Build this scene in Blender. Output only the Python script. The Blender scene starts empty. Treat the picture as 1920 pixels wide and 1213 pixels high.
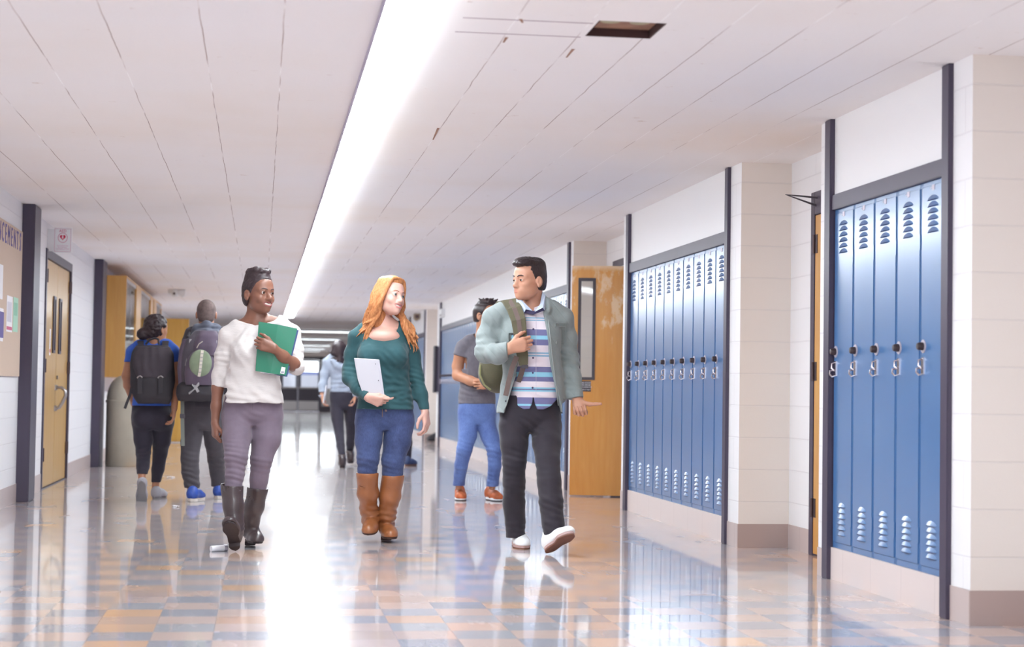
import bpy, bmesh, math, random
import numpy as np
from mathutils import Vector, Matrix
random.seed(7)
rng = np.random.default_rng(11)
SC = bpy.context.scene
COL = SC.collection
# ------------------------------------------------------------------ camera
CH, FPX = .94, 3290.15
YAW, PITCH, ROLL = .141495, .0382263, .0148908
FW = np.array([math.sin(YAW)*math.cos(PITCH), math.cos(YAW)*math.cos(PITCH), math.sin(PITCH)])
_r = np.array([math.cos(YAW), -math.sin(YAW), 0.]); _u = np.cross(_r, FW)
RT = math.cos(ROLL)*_r + math.sin(ROLL)*_u
UP = math.cos(ROLL)*_u - math.sin(ROLL)*_r
CAM = np.array([0, 0, CH])
def P(px, py, Y):
    """point of the corridor at depth Y along the sight line of a photo pixel"""
    d = FW + RT*(px-960)/FPX - UP*(py-606.5)/FPX
    return CAM + d*(Y/d[1])
cd = bpy.data.cameras.new('camera'); cam = bpy.data.objects.new('camera', cd); COL.objects.link(cam)
cd.sensor_width = 36; cd.lens = FPX*36/1920; cd.clip_end = 400
m = Matrix.Identity(4)
for i in range(3):
    m[i][0], m[i][1], m[i][2], m[i][3] = RT[i], UP[i], -FW[i], CAM[i]
cam.matrix_world = m
cd.dof.use_dof = True; cd.dof.focus_distance = 10.6; cd.dof.aperture_fstop = 2.8
SC.camera = cam
# ------------------------------------------------------------------ materials
def lin(r, g, b):
    return tuple(((c/255)/12.92 if c <= 10 else (((c/255)+.055)/1.055)**2.4) for c in (r, g, b)) + (1,)
class N:
    """small node-tree helper"""
    def __init__(s, name):
        s.m = bpy.data.materials.new(name); s.m.use_nodes = True
        s.t = s.m.node_tree; s.b = s.t.nodes['Principled BSDF']; s.out = s.t.nodes['Material Output']
    def n(s, kind, ins=None, **kw):
        o = s.t.nodes.new('ShaderNode'+kind)
        for k, v in kw.items(): setattr(o, k, v)
        for k, v in (ins or {}).items(): s.put(o.inputs[k], v)
        return o
    def put(s, sock, v):
        if isinstance(v, bpy.types.NodeSocket): s.t.links.new(v, sock)
        elif isinstance(v, bpy.types.Node): s.t.links.new(v.outputs[0], sock)
        else: sock.default_value = v
    def math(s, op, a, b=None, c=None):
        o = s.n('Math', operation=op); s.put(o.inputs[0], a)
        if b is not None: s.put(o.inputs[1], b)
        if c is not None: s.put(o.inputs[2], c)
        return o.outputs[0]
    def mix(s, fac, a, b):
        o = s.n('Mix', data_type='RGBA'); s.put(o.inputs[0], fac); s.put(o.inputs[6], a); s.put(o.inputs[7], b)
        return o.outputs[2]
    def ramp(s, fac, stops, interp='LINEAR'):
        o = s.n('ValToRGB'); r = o.color_ramp; r.interpolation = interp
        while len(r.elements) > 1: r.elements.remove(r.elements[-1])
        r.elements[0].position = stops[0][0]; r.elements[0].color = stops[0][1]
        for p, c in stops[1:]:
            e = r.elements.new(p); e.color = c
        s.put(o.inputs[0], fac); return o.outputs[0]
    def pos(s):
        return s.n('NewGeometry').outputs['Position']
    def obj(s):
        return s.n('TexCoord').outputs['Object']
    def noise(s, vec, scale, detail=3, rough=.5, dist=0.):
        return s.n('TexNoise', {'Vector': vec, 'Scale': scale, 'Detail': detail, 'Roughness': rough, 'Distortion': dist})
    def bump(s, h, strength=.3, dist=.01):
        o = s.n('Bump', {'Height': h, 'Strength': strength, 'Distance': dist}); s.put(s.b.inputs['Normal'], o.outputs[0])
    def set(s, **kw):
        for k, v in kw.items(): s.put(s.b.inputs[k.replace('_', ' ')], v)
        return s.m
def mat(name, col, rough=.5, metal=0., var=0., vscale=8., bump=0., bscale=60., bdist=.002, spec=.5, coat=0., sub=0., stretch=None, sheen=0.):
    k = N(name); c = lin(*col)
    k.set(Roughness=rough, Metallic=metal)
    k.b.inputs['Specular IOR Level'].default_value = spec
    v = k.obj()
    if stretch:
        v = k.n('Mapping', {'Vector': v, 'Scale': stretch}).outputs[0]
    if var:
        f = k.noise(v, vscale, 4).outputs[0]
        lo = tuple(max(0, x*(1-var)) for x in c[:3])+(1,); hi = tuple(min(1, x*(1+var)) for x in c[:3])+(1,)
        k.put(k.b.inputs['Base Color'], k.ramp(f, [(.3, lo), (.7, hi)]))
    else: k.put(k.b.inputs['Base Color'], c)
    if bump: k.bump(k.noise(v, bscale, 4).outputs[0], bump, bdist)
    if coat: k.set(Coat_Weight=coat, Coat_Roughness=.2 if coat > .5 else .12)
    if sheen: k.set(Sheen_Weight=sheen, Sheen_Roughness=.5)
    if sub:
        k.set(Subsurface_Weight=sub, Subsurface_Scale=.012); k.b.inputs['Subsurface Radius'].default_value = (1, .35, .2)
    return k.m
M = {}
M['frame'] = mat('painted_steel_purple', (66, 58, 78), .38, spec=.5, var=.08, vscale=3)
M['white_paint'] = mat('white_panel_paint', (236, 235, 236), .35, bump=.05, bscale=20)
M['base_tile'] = None
M['blue'] = mat('locker_blue_enamel', (62, 114, 170), .34, spec=.6, bump=.04, bscale=5, bdist=.004, coat=.9)
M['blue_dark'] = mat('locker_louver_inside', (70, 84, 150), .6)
M['chrome'] = mat('chrome', (205, 200, 205), .22, 1.)
M['steel'] = mat('brushed_steel', (165, 160, 160), .38, 1.)
M['dial'] = mat('dial_black', (60, 46, 48), .35)
M['plate'] = mat('number_plate', (196, 190, 202), .4, .3)
M['bronze'] = mat('hinge_bronze', (92, 76, 78), .42, .6)
M['tan'] = mat('tack_board_tan', (205, 184, 166), .85, bump=.1, bscale=300)
M['paper'] = mat('white_paper', (236, 234, 238), .6)
M['paper_green'] = mat('green_paper', (170, 214, 190), .6)
M['pink'] = mat('pink_ink', (206, 92, 130), .6)
M['purple_ink'] = mat('purple_card', (92, 80, 150), .6)
M['grey_ink'] = mat('grey_ink', (150, 150, 165), .6)
M['red_ink'] = mat('red_ink', (205, 50, 85), .5)
M['black_vinyl'] = mat('black_vinyl', (38, 32, 46), .45)
M['bin'] = mat('bin_beige_plastic', (170, 162, 146), .5, var=.06, vscale=6, bump=.05, bscale=90)
M['dark_metal'] = mat('dark_metal', (62, 56, 66), .4)
M['brown_box'] = mat('brown_plastic', (150, 132, 112), .5)
M['white_plastic'] = mat('white_plastic', (232, 234, 236), .4)
M['hole'] = mat('rust_brown_board', (150, 112, 92), .8, var=.2, vscale=12)
M['hole_dark'] = mat('dark_gap', (70, 46, 46), .9)
M['oval'] = mat('old_glue_spot', (168, 160, 130), .8, var=.1)
M['black_bag'] = mat('black_nylon', (48, 44, 50), .7, bump=.2, bscale=60)
M['grey_mat'] = mat('kick_plate', (190, 186, 186), .45, .2)

def wood(name, a, b, rough=.4, scale=5.):
    k = N(name); v = k.n('Mapping', {'Vector': k.obj(), 'Scale': (scale*3, scale*3, scale*.25)}).outputs[0]
    f = k.noise(v, 2.2, 6, .6, .6).outputs[0]
    k.put(k.b.inputs['Base Color'], k.ramp(f, [(.25, lin(*a)), (.75, lin(*b))]))
    k.set(Roughness=rough, Coat_Weight=.3, Coat_Roughness=.15); return k.m
M['ochre'] = wood('ochre_door_veneer', (184, 138, 50), (200, 156, 72), .36, 3)
M['birch'] = wood('golden_birch_veneer', (198, 140, 58), (214, 160, 82), .42, 3)
M['case_wood'] = wood('oak_case_veneer', (206, 150, 74), (218, 168, 92), .42, 3)
M['worn'] = mat('worn_varnish', (226, 190, 140), .3)

def wallmat(name, axis, col, joint, rough=.45, rowh=.1967, w=1.2, off=.083):
    k = N(name); p = k.n('SeparateXYZ', {0: k.pos()})
    u = p.outputs[axis]
    vec = k.n('CombineXYZ', {0: k.math('ADD', u, 50.), 1: k.math('SUBTRACT', p.outputs[2], off-rowh*10), 2: 0.})
    br = k.n('TexBrick', {'Vector': vec.outputs[0], 'Color1': (1, 1, 1, 1), 'Color2': (1, 1, 1, 1), 'Mortar': (0, 0, 0, 1), 'Scale': 1.,
             'Mortar Size': .0045, 'Mortar Smooth': .4, 'Bias': 0., 'Brick Width': w, 'Row Height': rowh})
    br.offset = .5
    nz = k.noise(k.pos(), 90, 3).outputs[0]
    k.put(k.b.inputs['Base Color'], k.mix(k.math('MULTIPLY', k.math('SUBTRACT', 1., br.outputs[0]), .3), lin(*col), lin(*joint)))
    k.set(Roughness=rough)
    k.bump(k.math('ADD', br.outputs[0], k.math('MULTIPLY', nz, .12)), .5, .004)
    return k.m
M['wall_y'] = wallmat('white_block_wall_long', 1, (236, 235, 237), (206, 202, 206))
M['wall_x'] = wallmat('white_block_wall_cross_shaded', 0, (226, 217, 209), (204, 199, 198))  # cross faces get a darker, warmer white: their shade is put into the colour
M['base_y'] = wallmat('pink_base_tile_long', 1, (196, 180, 176), (164, 146, 146), .3, .6, .305, -.2)
M['base_x'] = wallmat('pink_base_tile_cross_shaded', 0, (172, 152, 146), (140, 120, 116), .3, .6, .9, -.2)  # darker copy of the base tile, shade of the camera-facing ends painted in
M['plinth'] = wallmat('plinth_tile', 1, (222, 208, 204), (190, 176, 174), .28, .6, .405, -.2)

# floor tiles
k = N('floor_checker_tile'); p = k.n('SeparateXYZ', {0: k.pos()}); TS = .2286
tx = k.math('DIVIDE', k.math("ADD", p.outputs[0], .388+TS*40), TS); ty = k.math('DIVIDE', k.math("ADD", p.outputs[1], TS*400-7.54), TS)
fx, fy = k.math('FLOOR', tx), k.math('FLOOR', ty)
chk = k.math('MODULO', k.math('ADD', fx, fy), 2.)
wn = k.n('TexWhiteNoise', {'Vector': k.n('CombineXYZ', {0: fx, 1: fy, 2: 0.}).outputs[0]}, noise_dimensions='3D')
wv = wn.outputs['Value']
sp = k.noise(k.pos(), 60, 5, .7).outputs[0]
pink = k.ramp(wv, [(0., lin(196, 174, 167)), (.55, lin(206, 184, 175)), (.93, lin(206, 180, 168)), (.98, lin(218, 176, 140))])
gray = k.ramp(wv, [(0., lin(152, 156, 168)), (.6, lin(166, 168, 178)), (.96, lin(172, 174, 180)), (.985, lin(206, 170, 146))])
c = k.mix(chk, pink, gray)
c = k.mix(k.ramp(sp, [(.35, (0, 0, 0, 1)), (.75, (.35, .35, .35, 1))]), c, lin(186, 178, 176))
ex = k.math('ABSOLUTE', k.math('SUBTRACT', k.math('FRACT', tx), .5)); ey = k.math('ABSOLUTE', k.math('SUBTRACT', k.math('FRACT', ty), .5))
edge = k.math('GREATER_THAN', k.math('MAXIMUM', ex, ey), .494)
c = k.mix(k.math('MULTIPLY', edge, .35), c, lin(90, 76, 74))
k.put(k.b.inputs['Base Color'], c)
rn = k.noise(k.n('Mapping', {'Vector': k.pos(), 'Scale': (1.3, .35, 1)}).outputs[0], 3., 4).outputs[0]
k.set(Roughness=k.ramp(rn, [(.3, (.2, .2, .2, 1)), (.75, (.3, .3, .3, 1))]), Coat_Weight=.78, Coat_Roughness=.055)
k.b.inputs['Specular IOR Level'].default_value = .12
wv2 = k.noise(k.n('Mapping', {'Vector': k.pos(), 'Scale': (1., 1.6, 1)}).outputs[0], 3.2, 2).outputs[0]
k.bump(wv2, .05, .012)
M['floor'] = k.m

# ceiling boards with irregular seams, flakes and a few stains
k = N('ceiling_fibre_boards'); p = k.n('SeparateXYZ', {0: k.pos()})
wob = k.math('MULTIPLY', k.math('SUBTRACT', k.noise(k.n('Mapping', {'Vector': k.pos(), 'Scale': (.2, 2.5, 1)}).outputs[0], 1.5, 4).outputs[0], .5), .012)
xx = k.math('ADD', p.outputs[0], wob)
lit = None
for sx in [-1.62, -1.30, -.965, -.635, -.262, .06, .945, 1.235, 1.50, 1.78, 2.08, 2.38, 2.68, 2.98]:
    g = k.math('LESS_THAN', k.math('ABSOLUTE', k.math('SUBTRACT', xx, sx)), .0022)
    lit = g if lit is None else k.math('MAXIMUM', lit, g)
on = k.noise(k.n('Mapping', {'Vector': k.pos(), 'Scale': (.3, 1.2, 1)}).outputs[0], 1.1, 4).outputs[0]
seamcol = k.ramp(on, [(.44, lin(176, 160, 156)), (.52, lin(210, 200, 198)), (.60, lin(252, 251, 251))])
inx = k.math('MULTIPLY', k.math('GREATER_THAN', p.outputs[0], .74), k.math('LESS_THAN', p.outputs[0], 1.25))
cr = k.math('MAXIMUM', k.math('LESS_THAN', k.math('ABSOLUTE', k.math('SUBTRACT', p.outputs[1], 6.66)), .006), k.math('LESS_THAN', k.math('ABSOLUTE', k.math('SUBTRACT', p.outputs[1], 6.93)), .006))
cr = k.math('MULTIPLY', inx, cr)
patch = k.noise(k.pos(), .55, 3).outputs[0]
basec = k.ramp(patch, [(.3, lin(239, 232, 227)), (.5, lin(241, 237, 236)), (.7, lin(241, 239, 241))])
fl = k.noise(k.n('Mapping', {'Vector': k.pos(), 'Scale': (.55, 1.3, 1)}).outputs[0], 9., 6, .75).outputs[0]
basec = k.mix(k.ramp(fl, [(.665, (0, 0, 0, 1)), (.71, (.6, .6, .6, 1))]), basec, lin(186, 152, 130))
fl2 = k.noise(k.n('Mapping', {'Vector': k.pos(), 'Scale': (.6, 1.4, 1), 'Location': (7, 3, 1)}).outputs[0], 8., 6, .75).outputs[0]
basec = k.mix(k.ramp(fl2, [(.67, (0, 0, 0, 1)), (.71, (.7, .7, .7, 1))]), basec, lin(248, 247, 247))
basec = k.mix(lit, basec, seamcol); basec = k.mix(cr, basec, lin(150, 128, 140))
k.put(k.b.inputs['Base Color'], basec); k.set(Roughness=.85); k.b.inputs['Specular IOR Level'].default_value = .12
k.bump(k.math('SUBTRACT', k.math('MULTIPLY', k.noise(k.pos(), 70, 5, .7).outputs[0], .6), lit), .35, .006)
M['ceiling'] = k.m
def emit(name, col, strength):
    k = N(name); e = k.n('Emission', {'Color': col, 'Strength': strength}); k.put(k.out.inputs[0], e.outputs[0]); return k.m
M['lens'] = emit('fluorescent_lens', (.885, .962, 1, 1), 9.)
M['lens_far'] = emit('fluorescent_lens_dim', (.885, .962, 1, 1), 3.2)
k = N('window_glass'); g = k.n('BsdfGlossy', {'Roughness': .03}); t = k.n('BsdfTransparent', {'Color': (.94, .97, .98, 1)})
mx = k.n('MixShader', {0: k.math('MULTIPLY', k.n('Fresnel', {'IOR': 1.45}).outputs[0], .8)}); k.put(mx.inputs[1], t.outputs[0]); k.put(mx.inputs[2], g.outputs[0]); k.put(k.out.inputs[0], mx.outputs[0])
M['glass'] = k.m
M['rail'] = mat('rail_grey_lilac', (176, 168, 190), .5)
M['wire_glass'] = mat('frosted_wired_glass', (190, 188, 184), .25)
M['mirror'] = mat('case_glass_back', (205, 205, 206), .12, .0, spec=1., coat=1.)
# ------------------------------------------------------------------ mesh helpers
class MB:
    def __init__(s): s.v = []; s.f = []; s.mi = []
    def add(s, v, f, mi=0):
        o = len(s.v); s.v += [tuple(x) for x in v]; s.f += [tuple(i+o for i in q) for q in f]; s.mi += [mi]*len(f); return s
    def box(s, x0, x1, y0, y1, z0, z1, mi=0):
        v = [(x, y, z) for z in (z0, z1) for y in (y0, y1) for x in (x0, x1)]
        return s.add(v, [(0, 2, 3, 1), (4, 5, 7, 6), (0, 1, 5, 4), (2, 6, 7, 3), (0, 4, 6, 2), (1, 3, 7, 5)], mi)
    def frame_box(s, c, ax, ay, az, hx, hy, hz, mi=0):
        c, ax, ay, az = map(np.asarray, (c, ax, ay, az))
        v = [c+ax*hx*i+ay*hy*j+az*hz*l for l in (-1, 1) for j in (-1, 1) for i in (-1, 1)]
        return s.add(v, [(0, 2, 3, 1), (4, 5, 7, 6), (0, 1, 5, 4), (2, 6, 7, 3), (0, 4, 6, 2), (1, 3, 7, 5)], mi)
    def tube(s, pts, r, n=10, mi=0, closed=False):
        pts = [np.asarray(p, float) for p in pts]; rs = r if hasattr(r, '__len__') else [r]*len(pts)
        rings = []; ref = None
        for i, p in enumerate(pts):
            a = pts[max(0, i-1)] if not closed else pts[i-1]; b = pts[min(len(pts)-1, i+1)] if not closed else pts[(i+1) % len(pts)]
            t = b-a; t = t/(np.linalg.norm(t)+1e-12)
            if ref is None: ref = np.array([0, 0, 1.]) if abs(t[2]) < .9 else np.array([1., 0, 0])
            u = ref-t*(ref@t); u /= np.linalg.norm(u)+1e-12; w = np.cross(t, u); ref = u
            rings.append([p+rs[i]*(u*math.cos(2*math.pi*k/n)+w*math.sin(2*math.pi*k/n)) for k in range(n)])
        v = [x for q in rings for x in q]; f = []; L = len(pts)
        for i in range(L if closed else L-1):
            j = (i+1) % L
            for k in range(n): f.append((i*n+k, i*n+(k+1) % n, j*n+(k+1) % n, j*n+k))
        if not closed: f += [tuple(range(n))[::-1], tuple((L-1)*n+k for k in range(n))]
        return s.add(v, f, mi)
    def cyl(s, a, b, r, n=20, mi=0, r2=None): return s.tube([a, b], [r, r if r2 is None else r2], n, mi)
    def lathe(s, c, prof, n=32, mi=0):
        v = []; f = []
        for r, z in prof: v += [(c[0]+r*math.cos(2*math.pi*k/n), c[1]+r*math.sin(2*math.pi*k/n), c[2]+z) for k in range(n)]
        for i in range(len(prof)-1):
            for k in range(n): f.append((i*n+k, i*n+(k+1) % n, (i+1)*n+(k+1) % n, (i+1)*n+k))
        f += [tuple(range(n))[::-1], tuple((len(prof)-1)*n+k for k in range(n))]
        return s.add(v, f, mi)
    def prism(s, pts, d, mi=0):
        """closed outline (3-D points) extruded by vector d"""
        n = len(pts); d = np.asarray(d, float); v = [np.asarray(p, float) for p in pts]; v += [p+d for p in v[:n]]
        f = [tuple(range(n))[::-1], tuple(range(n, 2*n))]+[(i, (i+1) % n, n+(i+1) % n, n+i) for i in range(n)]
        return s.add(v, f, mi)
    def build(s, name, mats, parent=None, smooth=False, bevel=0., kind=None, seg=2):
        me = bpy.data.meshes.new(name); o = np.array(parent.location) if parent else np.zeros(3)
        par = parent
        while par is not None and par.parent is not None: par = par.parent; o = o+np.array(par.location)
        me.from_pydata([tuple(np.asarray(v)-o) for v in s.v], [], s.f); me.update()
        mats = mats if isinstance(mats, (list, tuple)) else [mats]
        for mm in mats: me.materials.append(mm)
        me.polygons.foreach_set('material_index', s.mi)
        bm = bmesh.new(); bm.from_mesh(me); bmesh.ops.recalc_face_normals(bm, faces=bm.faces)
        if bevel: bmesh.ops.bevel(bm, geom=[e for e in bm.edges if len(e.link_faces) == 2 and e.calc_face_angle(0) > .6], offset=bevel, segments=seg, affect='EDGES', clamp_overlap=True)
        bm.to_mesh(me); bm.free()
        if smooth: me.polygons.foreach_set('use_smooth', [True]*len(me.polygons)); me.set_sharp_from_angle(angle=.7)
        ob = bpy.data.objects.new(name, me); COL.objects.link(ob)
        if parent: ob.parent = parent
        if kind: ob['kind'] = kind
        return ob
def thing(name, label, cat, loc=(0, 0, 0), group=None):
    o = bpy.data.objects.new(name, None); COL.objects.link(o); o.location = loc; o.empty_display_size = .1
    o['label'] = label; o['category'] = cat
    if group: o['group'] = group
    return o
def tag(o, label, cat, group=None):
    o['label'] = label; o['category'] = cat
    if group: o['group'] = group
    return o
def sroot(name, loc=(0, 0, 0), label=None):
    o = bpy.data.objects.new(name, None); COL.objects.link(o); o.location = loc; o['kind'] = 'structure'
    if label: o['label'] = label
    return o
def textmesh(name, body, size, origin, ax, ay, mat_, parent=None, depth=.0006, align='CENTER', sx=1.):
    """flat lettering: the built-in font turned into a mesh, laid in the plane ax (reading direction), ay (up)"""
    cu = bpy.data.curves.new(name, 'FONT'); cu.body = body; cu.size = size; cu.extrude = depth; cu.align_x = align; cu.align_y = 'CENTER'; cu.resolution_u = 2; cu.space_line = .9
    t = bpy.data.objects.new(name, cu); COL.objects.link(t)
    bpy.context.view_layer.update()
    me = bpy.data.meshes.new_from_object(t.evaluated_get(bpy.context.evaluated_depsgraph_get())); me.name = name
    bpy.data.objects.remove(t); bpy.data.curves.remove(cu)
    o = np.zeros(3); par = parent
    while par is not None: o = o+np.array(par.location); par = par.parent
    ax, ay, og = map(lambda q: np.asarray(q, float), (ax, ay, origin)); az = np.cross(ax, ay)
    for v in me.vertices:
        q = og+ax*v.co.x*sx+ay*v.co.y+az*v.co.z-o; v.co = Vector(q)
    me.materials.clear(); me.materials.append(mat_)
    ob = bpy.data.objects.new(name, me); COL.objects.link(ob)
    if parent: ob.parent = parent
    return ob
# ================================================================== THE CORRIDOR
A3 = np.array([0, 0, 1.])
RW, RB, LW, H = 2.911, 3.230, -1.906, 2.370
Y0, Y1 = -3.0, 69.2
def S(name, mb, mats, **kw):
    return mb.build(name, mats, kind='structure', **kw)
S('floor', MB().box(-3.4, 5.2, -9, Y1+.3, -.12, 0), M['floor'])
# ceiling with the hole left by a missing tile
HX0, HX1, HY0, HY1 = 1.262, 1.530, 6.60, 6.905
c = MB()
for a in ((-3.4, HX0, Y0, Y1+.3), (HX1, 5.2, Y0, Y1+.3), (HX0, HX1, Y0, HY0), (HX0, HX1, HY1, Y1+.3)): c.box(a[0], a[1], a[2], a[3], H, H+.13)
S('ceiling', c, M['ceiling'])
hr = sroot('trim_1', (HX0, HY0, H), 'open gap in the ceiling boards where a square tile is missing')
MB().box(HX0, HX1, HY0, HY1, H+.034, H+.05).build('backing_board', M['hole'], hr)
b = MB(); t = .006
b.box(HX0, HX1, HY0, HY0+t, H+.001, H+.034).box(HX0, HX1, HY1-t, HY1, H+.001, H+.034).box(HX0, HX0+t, HY0+t, HY1-t, H+.001, H+.034).box(HX1-t, HX1, HY0+t, HY1-t, H+.001, H+.034)
b.build('gap_edge', M['hole_dark'], hr)
for cx in (HX0+.075, HX1-.075):
    MB().cyl((cx, (HY0+HY1)/2, H+.031), (cx, (HY0+HY1)/2, H+.0345), .040, 20).build('glue_spot', M['oval'], hr)

for ax_, ay_, bx_, by_ in ((822, 240, 812, 262), (950, 70, 944, 80), (1075, 92, 1062, 108), (976, 36, 980, 43)):
    def cp(x, y):
        d = FW+RT*(x-960)/FPX-UP*(y-606.5)/FPX; return CAM+d*((H-.0006-CH)/d[2])
    a_, b_ = cp(ax_, ay_), cp(bx_, by_); n_ = np.cross(b_-a_, A3); n_ = n_/np.linalg.norm(n_)*.007
    S('trim_1', MB().prism([a_-n_, a_+n_, b_+n_*.5, b_-n_*.5], (0, 0, .002)), M['hole'])
# ---- long ceiling light in lens sections
LX0, LX1 = .425, .628
ORDL = ['first', 'nearest', 'second', 'third', 'fourth', 'fifth', 'sixth', 'seventh', 'eighth', 'ninth', 'tenth', 'eleventh', 'twelfth', 'thirteenth', 'fourteenth']
seams = [2.65, 5.17, 7.70, 10.36, 13.03, 15.6, 18.2, 20.8, 23.4, 26.0, 28.6, 31.2, 33.8, 35.6]
for i in range(len(seams)-1):
    a, b_ = seams[i], seams[i+1]; cy = (a+b_)/2
    where = 'hidden section above the nearest one in view' if i == 0 else 'nearest lens section in view' if i == 1 else '%s lens section from the near end of the strip' % ORDL[i]
    f = thing('ceiling_light', 'white fluorescent ceiling light, '+where, 'ceiling light', (.5265, cy, H), 'fluorescent lights in one long ceiling strip')
    lm = MB(); n = 8; g = .012
    prof = [(LX0+.001, H-.006), (LX0, H-.009), (LX0+.04, H-.023), ((LX0+LX1)/2, H-.028), (LX1-.04, H-.023), (LX1, H-.009), (LX1-.001, H-.006)]
    v = [(x, y, z) for y in (a+g, b_-g) for x, z in prof]; q = len(prof)
    lm.add(v, [(j, j+1, q+j+1, q+j) for j in range(q-1)]+[tuple(range(q)), tuple(range(q, 2*q))[::-1], (q-1, 0, q, 2*q-1)])
    lm.build('lens', M['lens'], f)
    e = MB().box(LX0-.003, LX1+.003, a, b_, H-.0055, H-.001).box(LX0-.002, LX1+.002, a, a+.011, H-.031, H-.006).box(LX0-.002, LX1+.002, b_-.011, b_, H-.031, H-.006)
    MB().box(LX0-.009, LX0-.002, a, b_, H-.030, H-.0006).build('side_rail', M['rail'], f)
    e.build('lens_frame', M['white_plastic'], f)

for yc, nm in ((43.5, 'nearest'), (50.5, 'second'), (58.0, 'third'), (63.0, 'fourth'), (67.0, 'added farthest')):  # the last two are added fill, to brighten the dark end wall
    f = thing('ceiling_light', 'crosswise ceiling light in the far hall, %s of five' % nm, 'ceiling light', (.6, yc, H), 'crosswise lights in the far hall')
    MB().box(-1.2, 2.2, yc-.12, yc+.12, H-.05, H-.002).build('lens', M['lens_far'], f)
    MB().box(-1.23, 2.23, yc-.15, yc-.122, H-.055, H-.001).box(-1.23, 2.23, yc+.122, yc+.15, H-.055, H-.001).build('lens_frame', M['white_plastic'], f)
# ---- right wall: panels over the lockers, pillars, alcoves
banks = [(6.925, 7.13, 7.21, 8.712, 8.80, 8.92, 5), (10.48, 10.725, 10.80, 13.755, 13.85, 14.02, 10), (16.36, 16.50, 16.60, 28.62, 28.78, 29.30, 40), (31.25, 31.42, 31.55, 34.65, 34.78, 35.2, 10)]
LZ0, LZ1, HZ = .163, 1.895, 1.973
wl = MB(); wx = MB(); bs = MB(); bx = MB(); pl = MB(); pn = MB()
def wall_long(x, y0, y1, z0=.145, z1=H, th=.08): wl.box(x, x+th, y0, y1, z0, z1)
wall_long(RW, Y0, 3.6)
bs.box(RW, RW+.08, Y0, 3.6, 0, .145)
prev_end = 3.6
for p0, a0, l0, l1, a1, p1, n in banks:
    # alcove before this bank
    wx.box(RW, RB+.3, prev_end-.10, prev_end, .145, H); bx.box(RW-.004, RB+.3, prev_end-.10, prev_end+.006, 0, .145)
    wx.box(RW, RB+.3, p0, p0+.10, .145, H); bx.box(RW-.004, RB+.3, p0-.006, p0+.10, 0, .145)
    # pillars
    wl.box(RW-.0005, RW+.3, p0+.0005, a0, .145, H); wl.box(RW-.0005, RW+.3, a1, p1-.0005, .145, H)
    bs.box(RW-.006, RW+.3, p0, a0, 0, .145); bs.box(RW-.006, RW+.3, a1, p1, 0, .145)
    pl.box(RW-.002, RW+.4, l0, l1, 0, LZ0)
    pn.box(RW+.004, RW+.3, l0, l1, HZ, H)
    prev_end = p1
wl.box(RW, RW+.3, 35.2, Y1, .145, H); bs.box(RW-.006, RW+.3, 35.2, Y1, 0, .145)
# backs of the alcoves (with door openings)
DOORS_R = {1: (9.06, 10.035, 2.075), 2: (15.12, 16.02, 2.075)}
gaps = [(3.6, 6.925), (8.92, 10.48), (14.02, 16.36), (29.30, 31.25)]
for i, (g0, g1) in enumerate(gaps):
    if i in DOORS_R:
        d0, d1, dz = DOORS_R[i]
        for y0, y1 in ((g0, d0), (d1, g1)):
            wl.box(RB, RB+.12, y0, y1, .145, H); bs.box(RB-.006, RB+.12, y0, y1, 0, .145)
        wl.box(RB, RB+.12, d0, d1, dz, H)
    else: wl.box(RB, RB+.12, g0, g1, .145, H); bs.box(RB-.006, RB+.12, g0, g1, 0, .145)
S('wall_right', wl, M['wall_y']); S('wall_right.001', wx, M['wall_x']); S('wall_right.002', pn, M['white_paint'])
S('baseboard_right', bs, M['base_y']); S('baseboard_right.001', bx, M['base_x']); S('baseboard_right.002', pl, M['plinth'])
tn = 2
for p0, a0, l0, l1, a1, p1, n in banks:
    for y0, y1 in ((a0, l0), (l1, a1)):
        S('trim_%d' % tn, MB().box(RW-.022, RW+.06, y0, y1, 0, H-.001), M['frame'], bevel=.003); tn += 1
    S('trim_%d' % tn, MB().box(RW-.012, RW+.06, l0, l1, LZ1, HZ), M['frame'], bevel=.003); tn += 1

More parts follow.
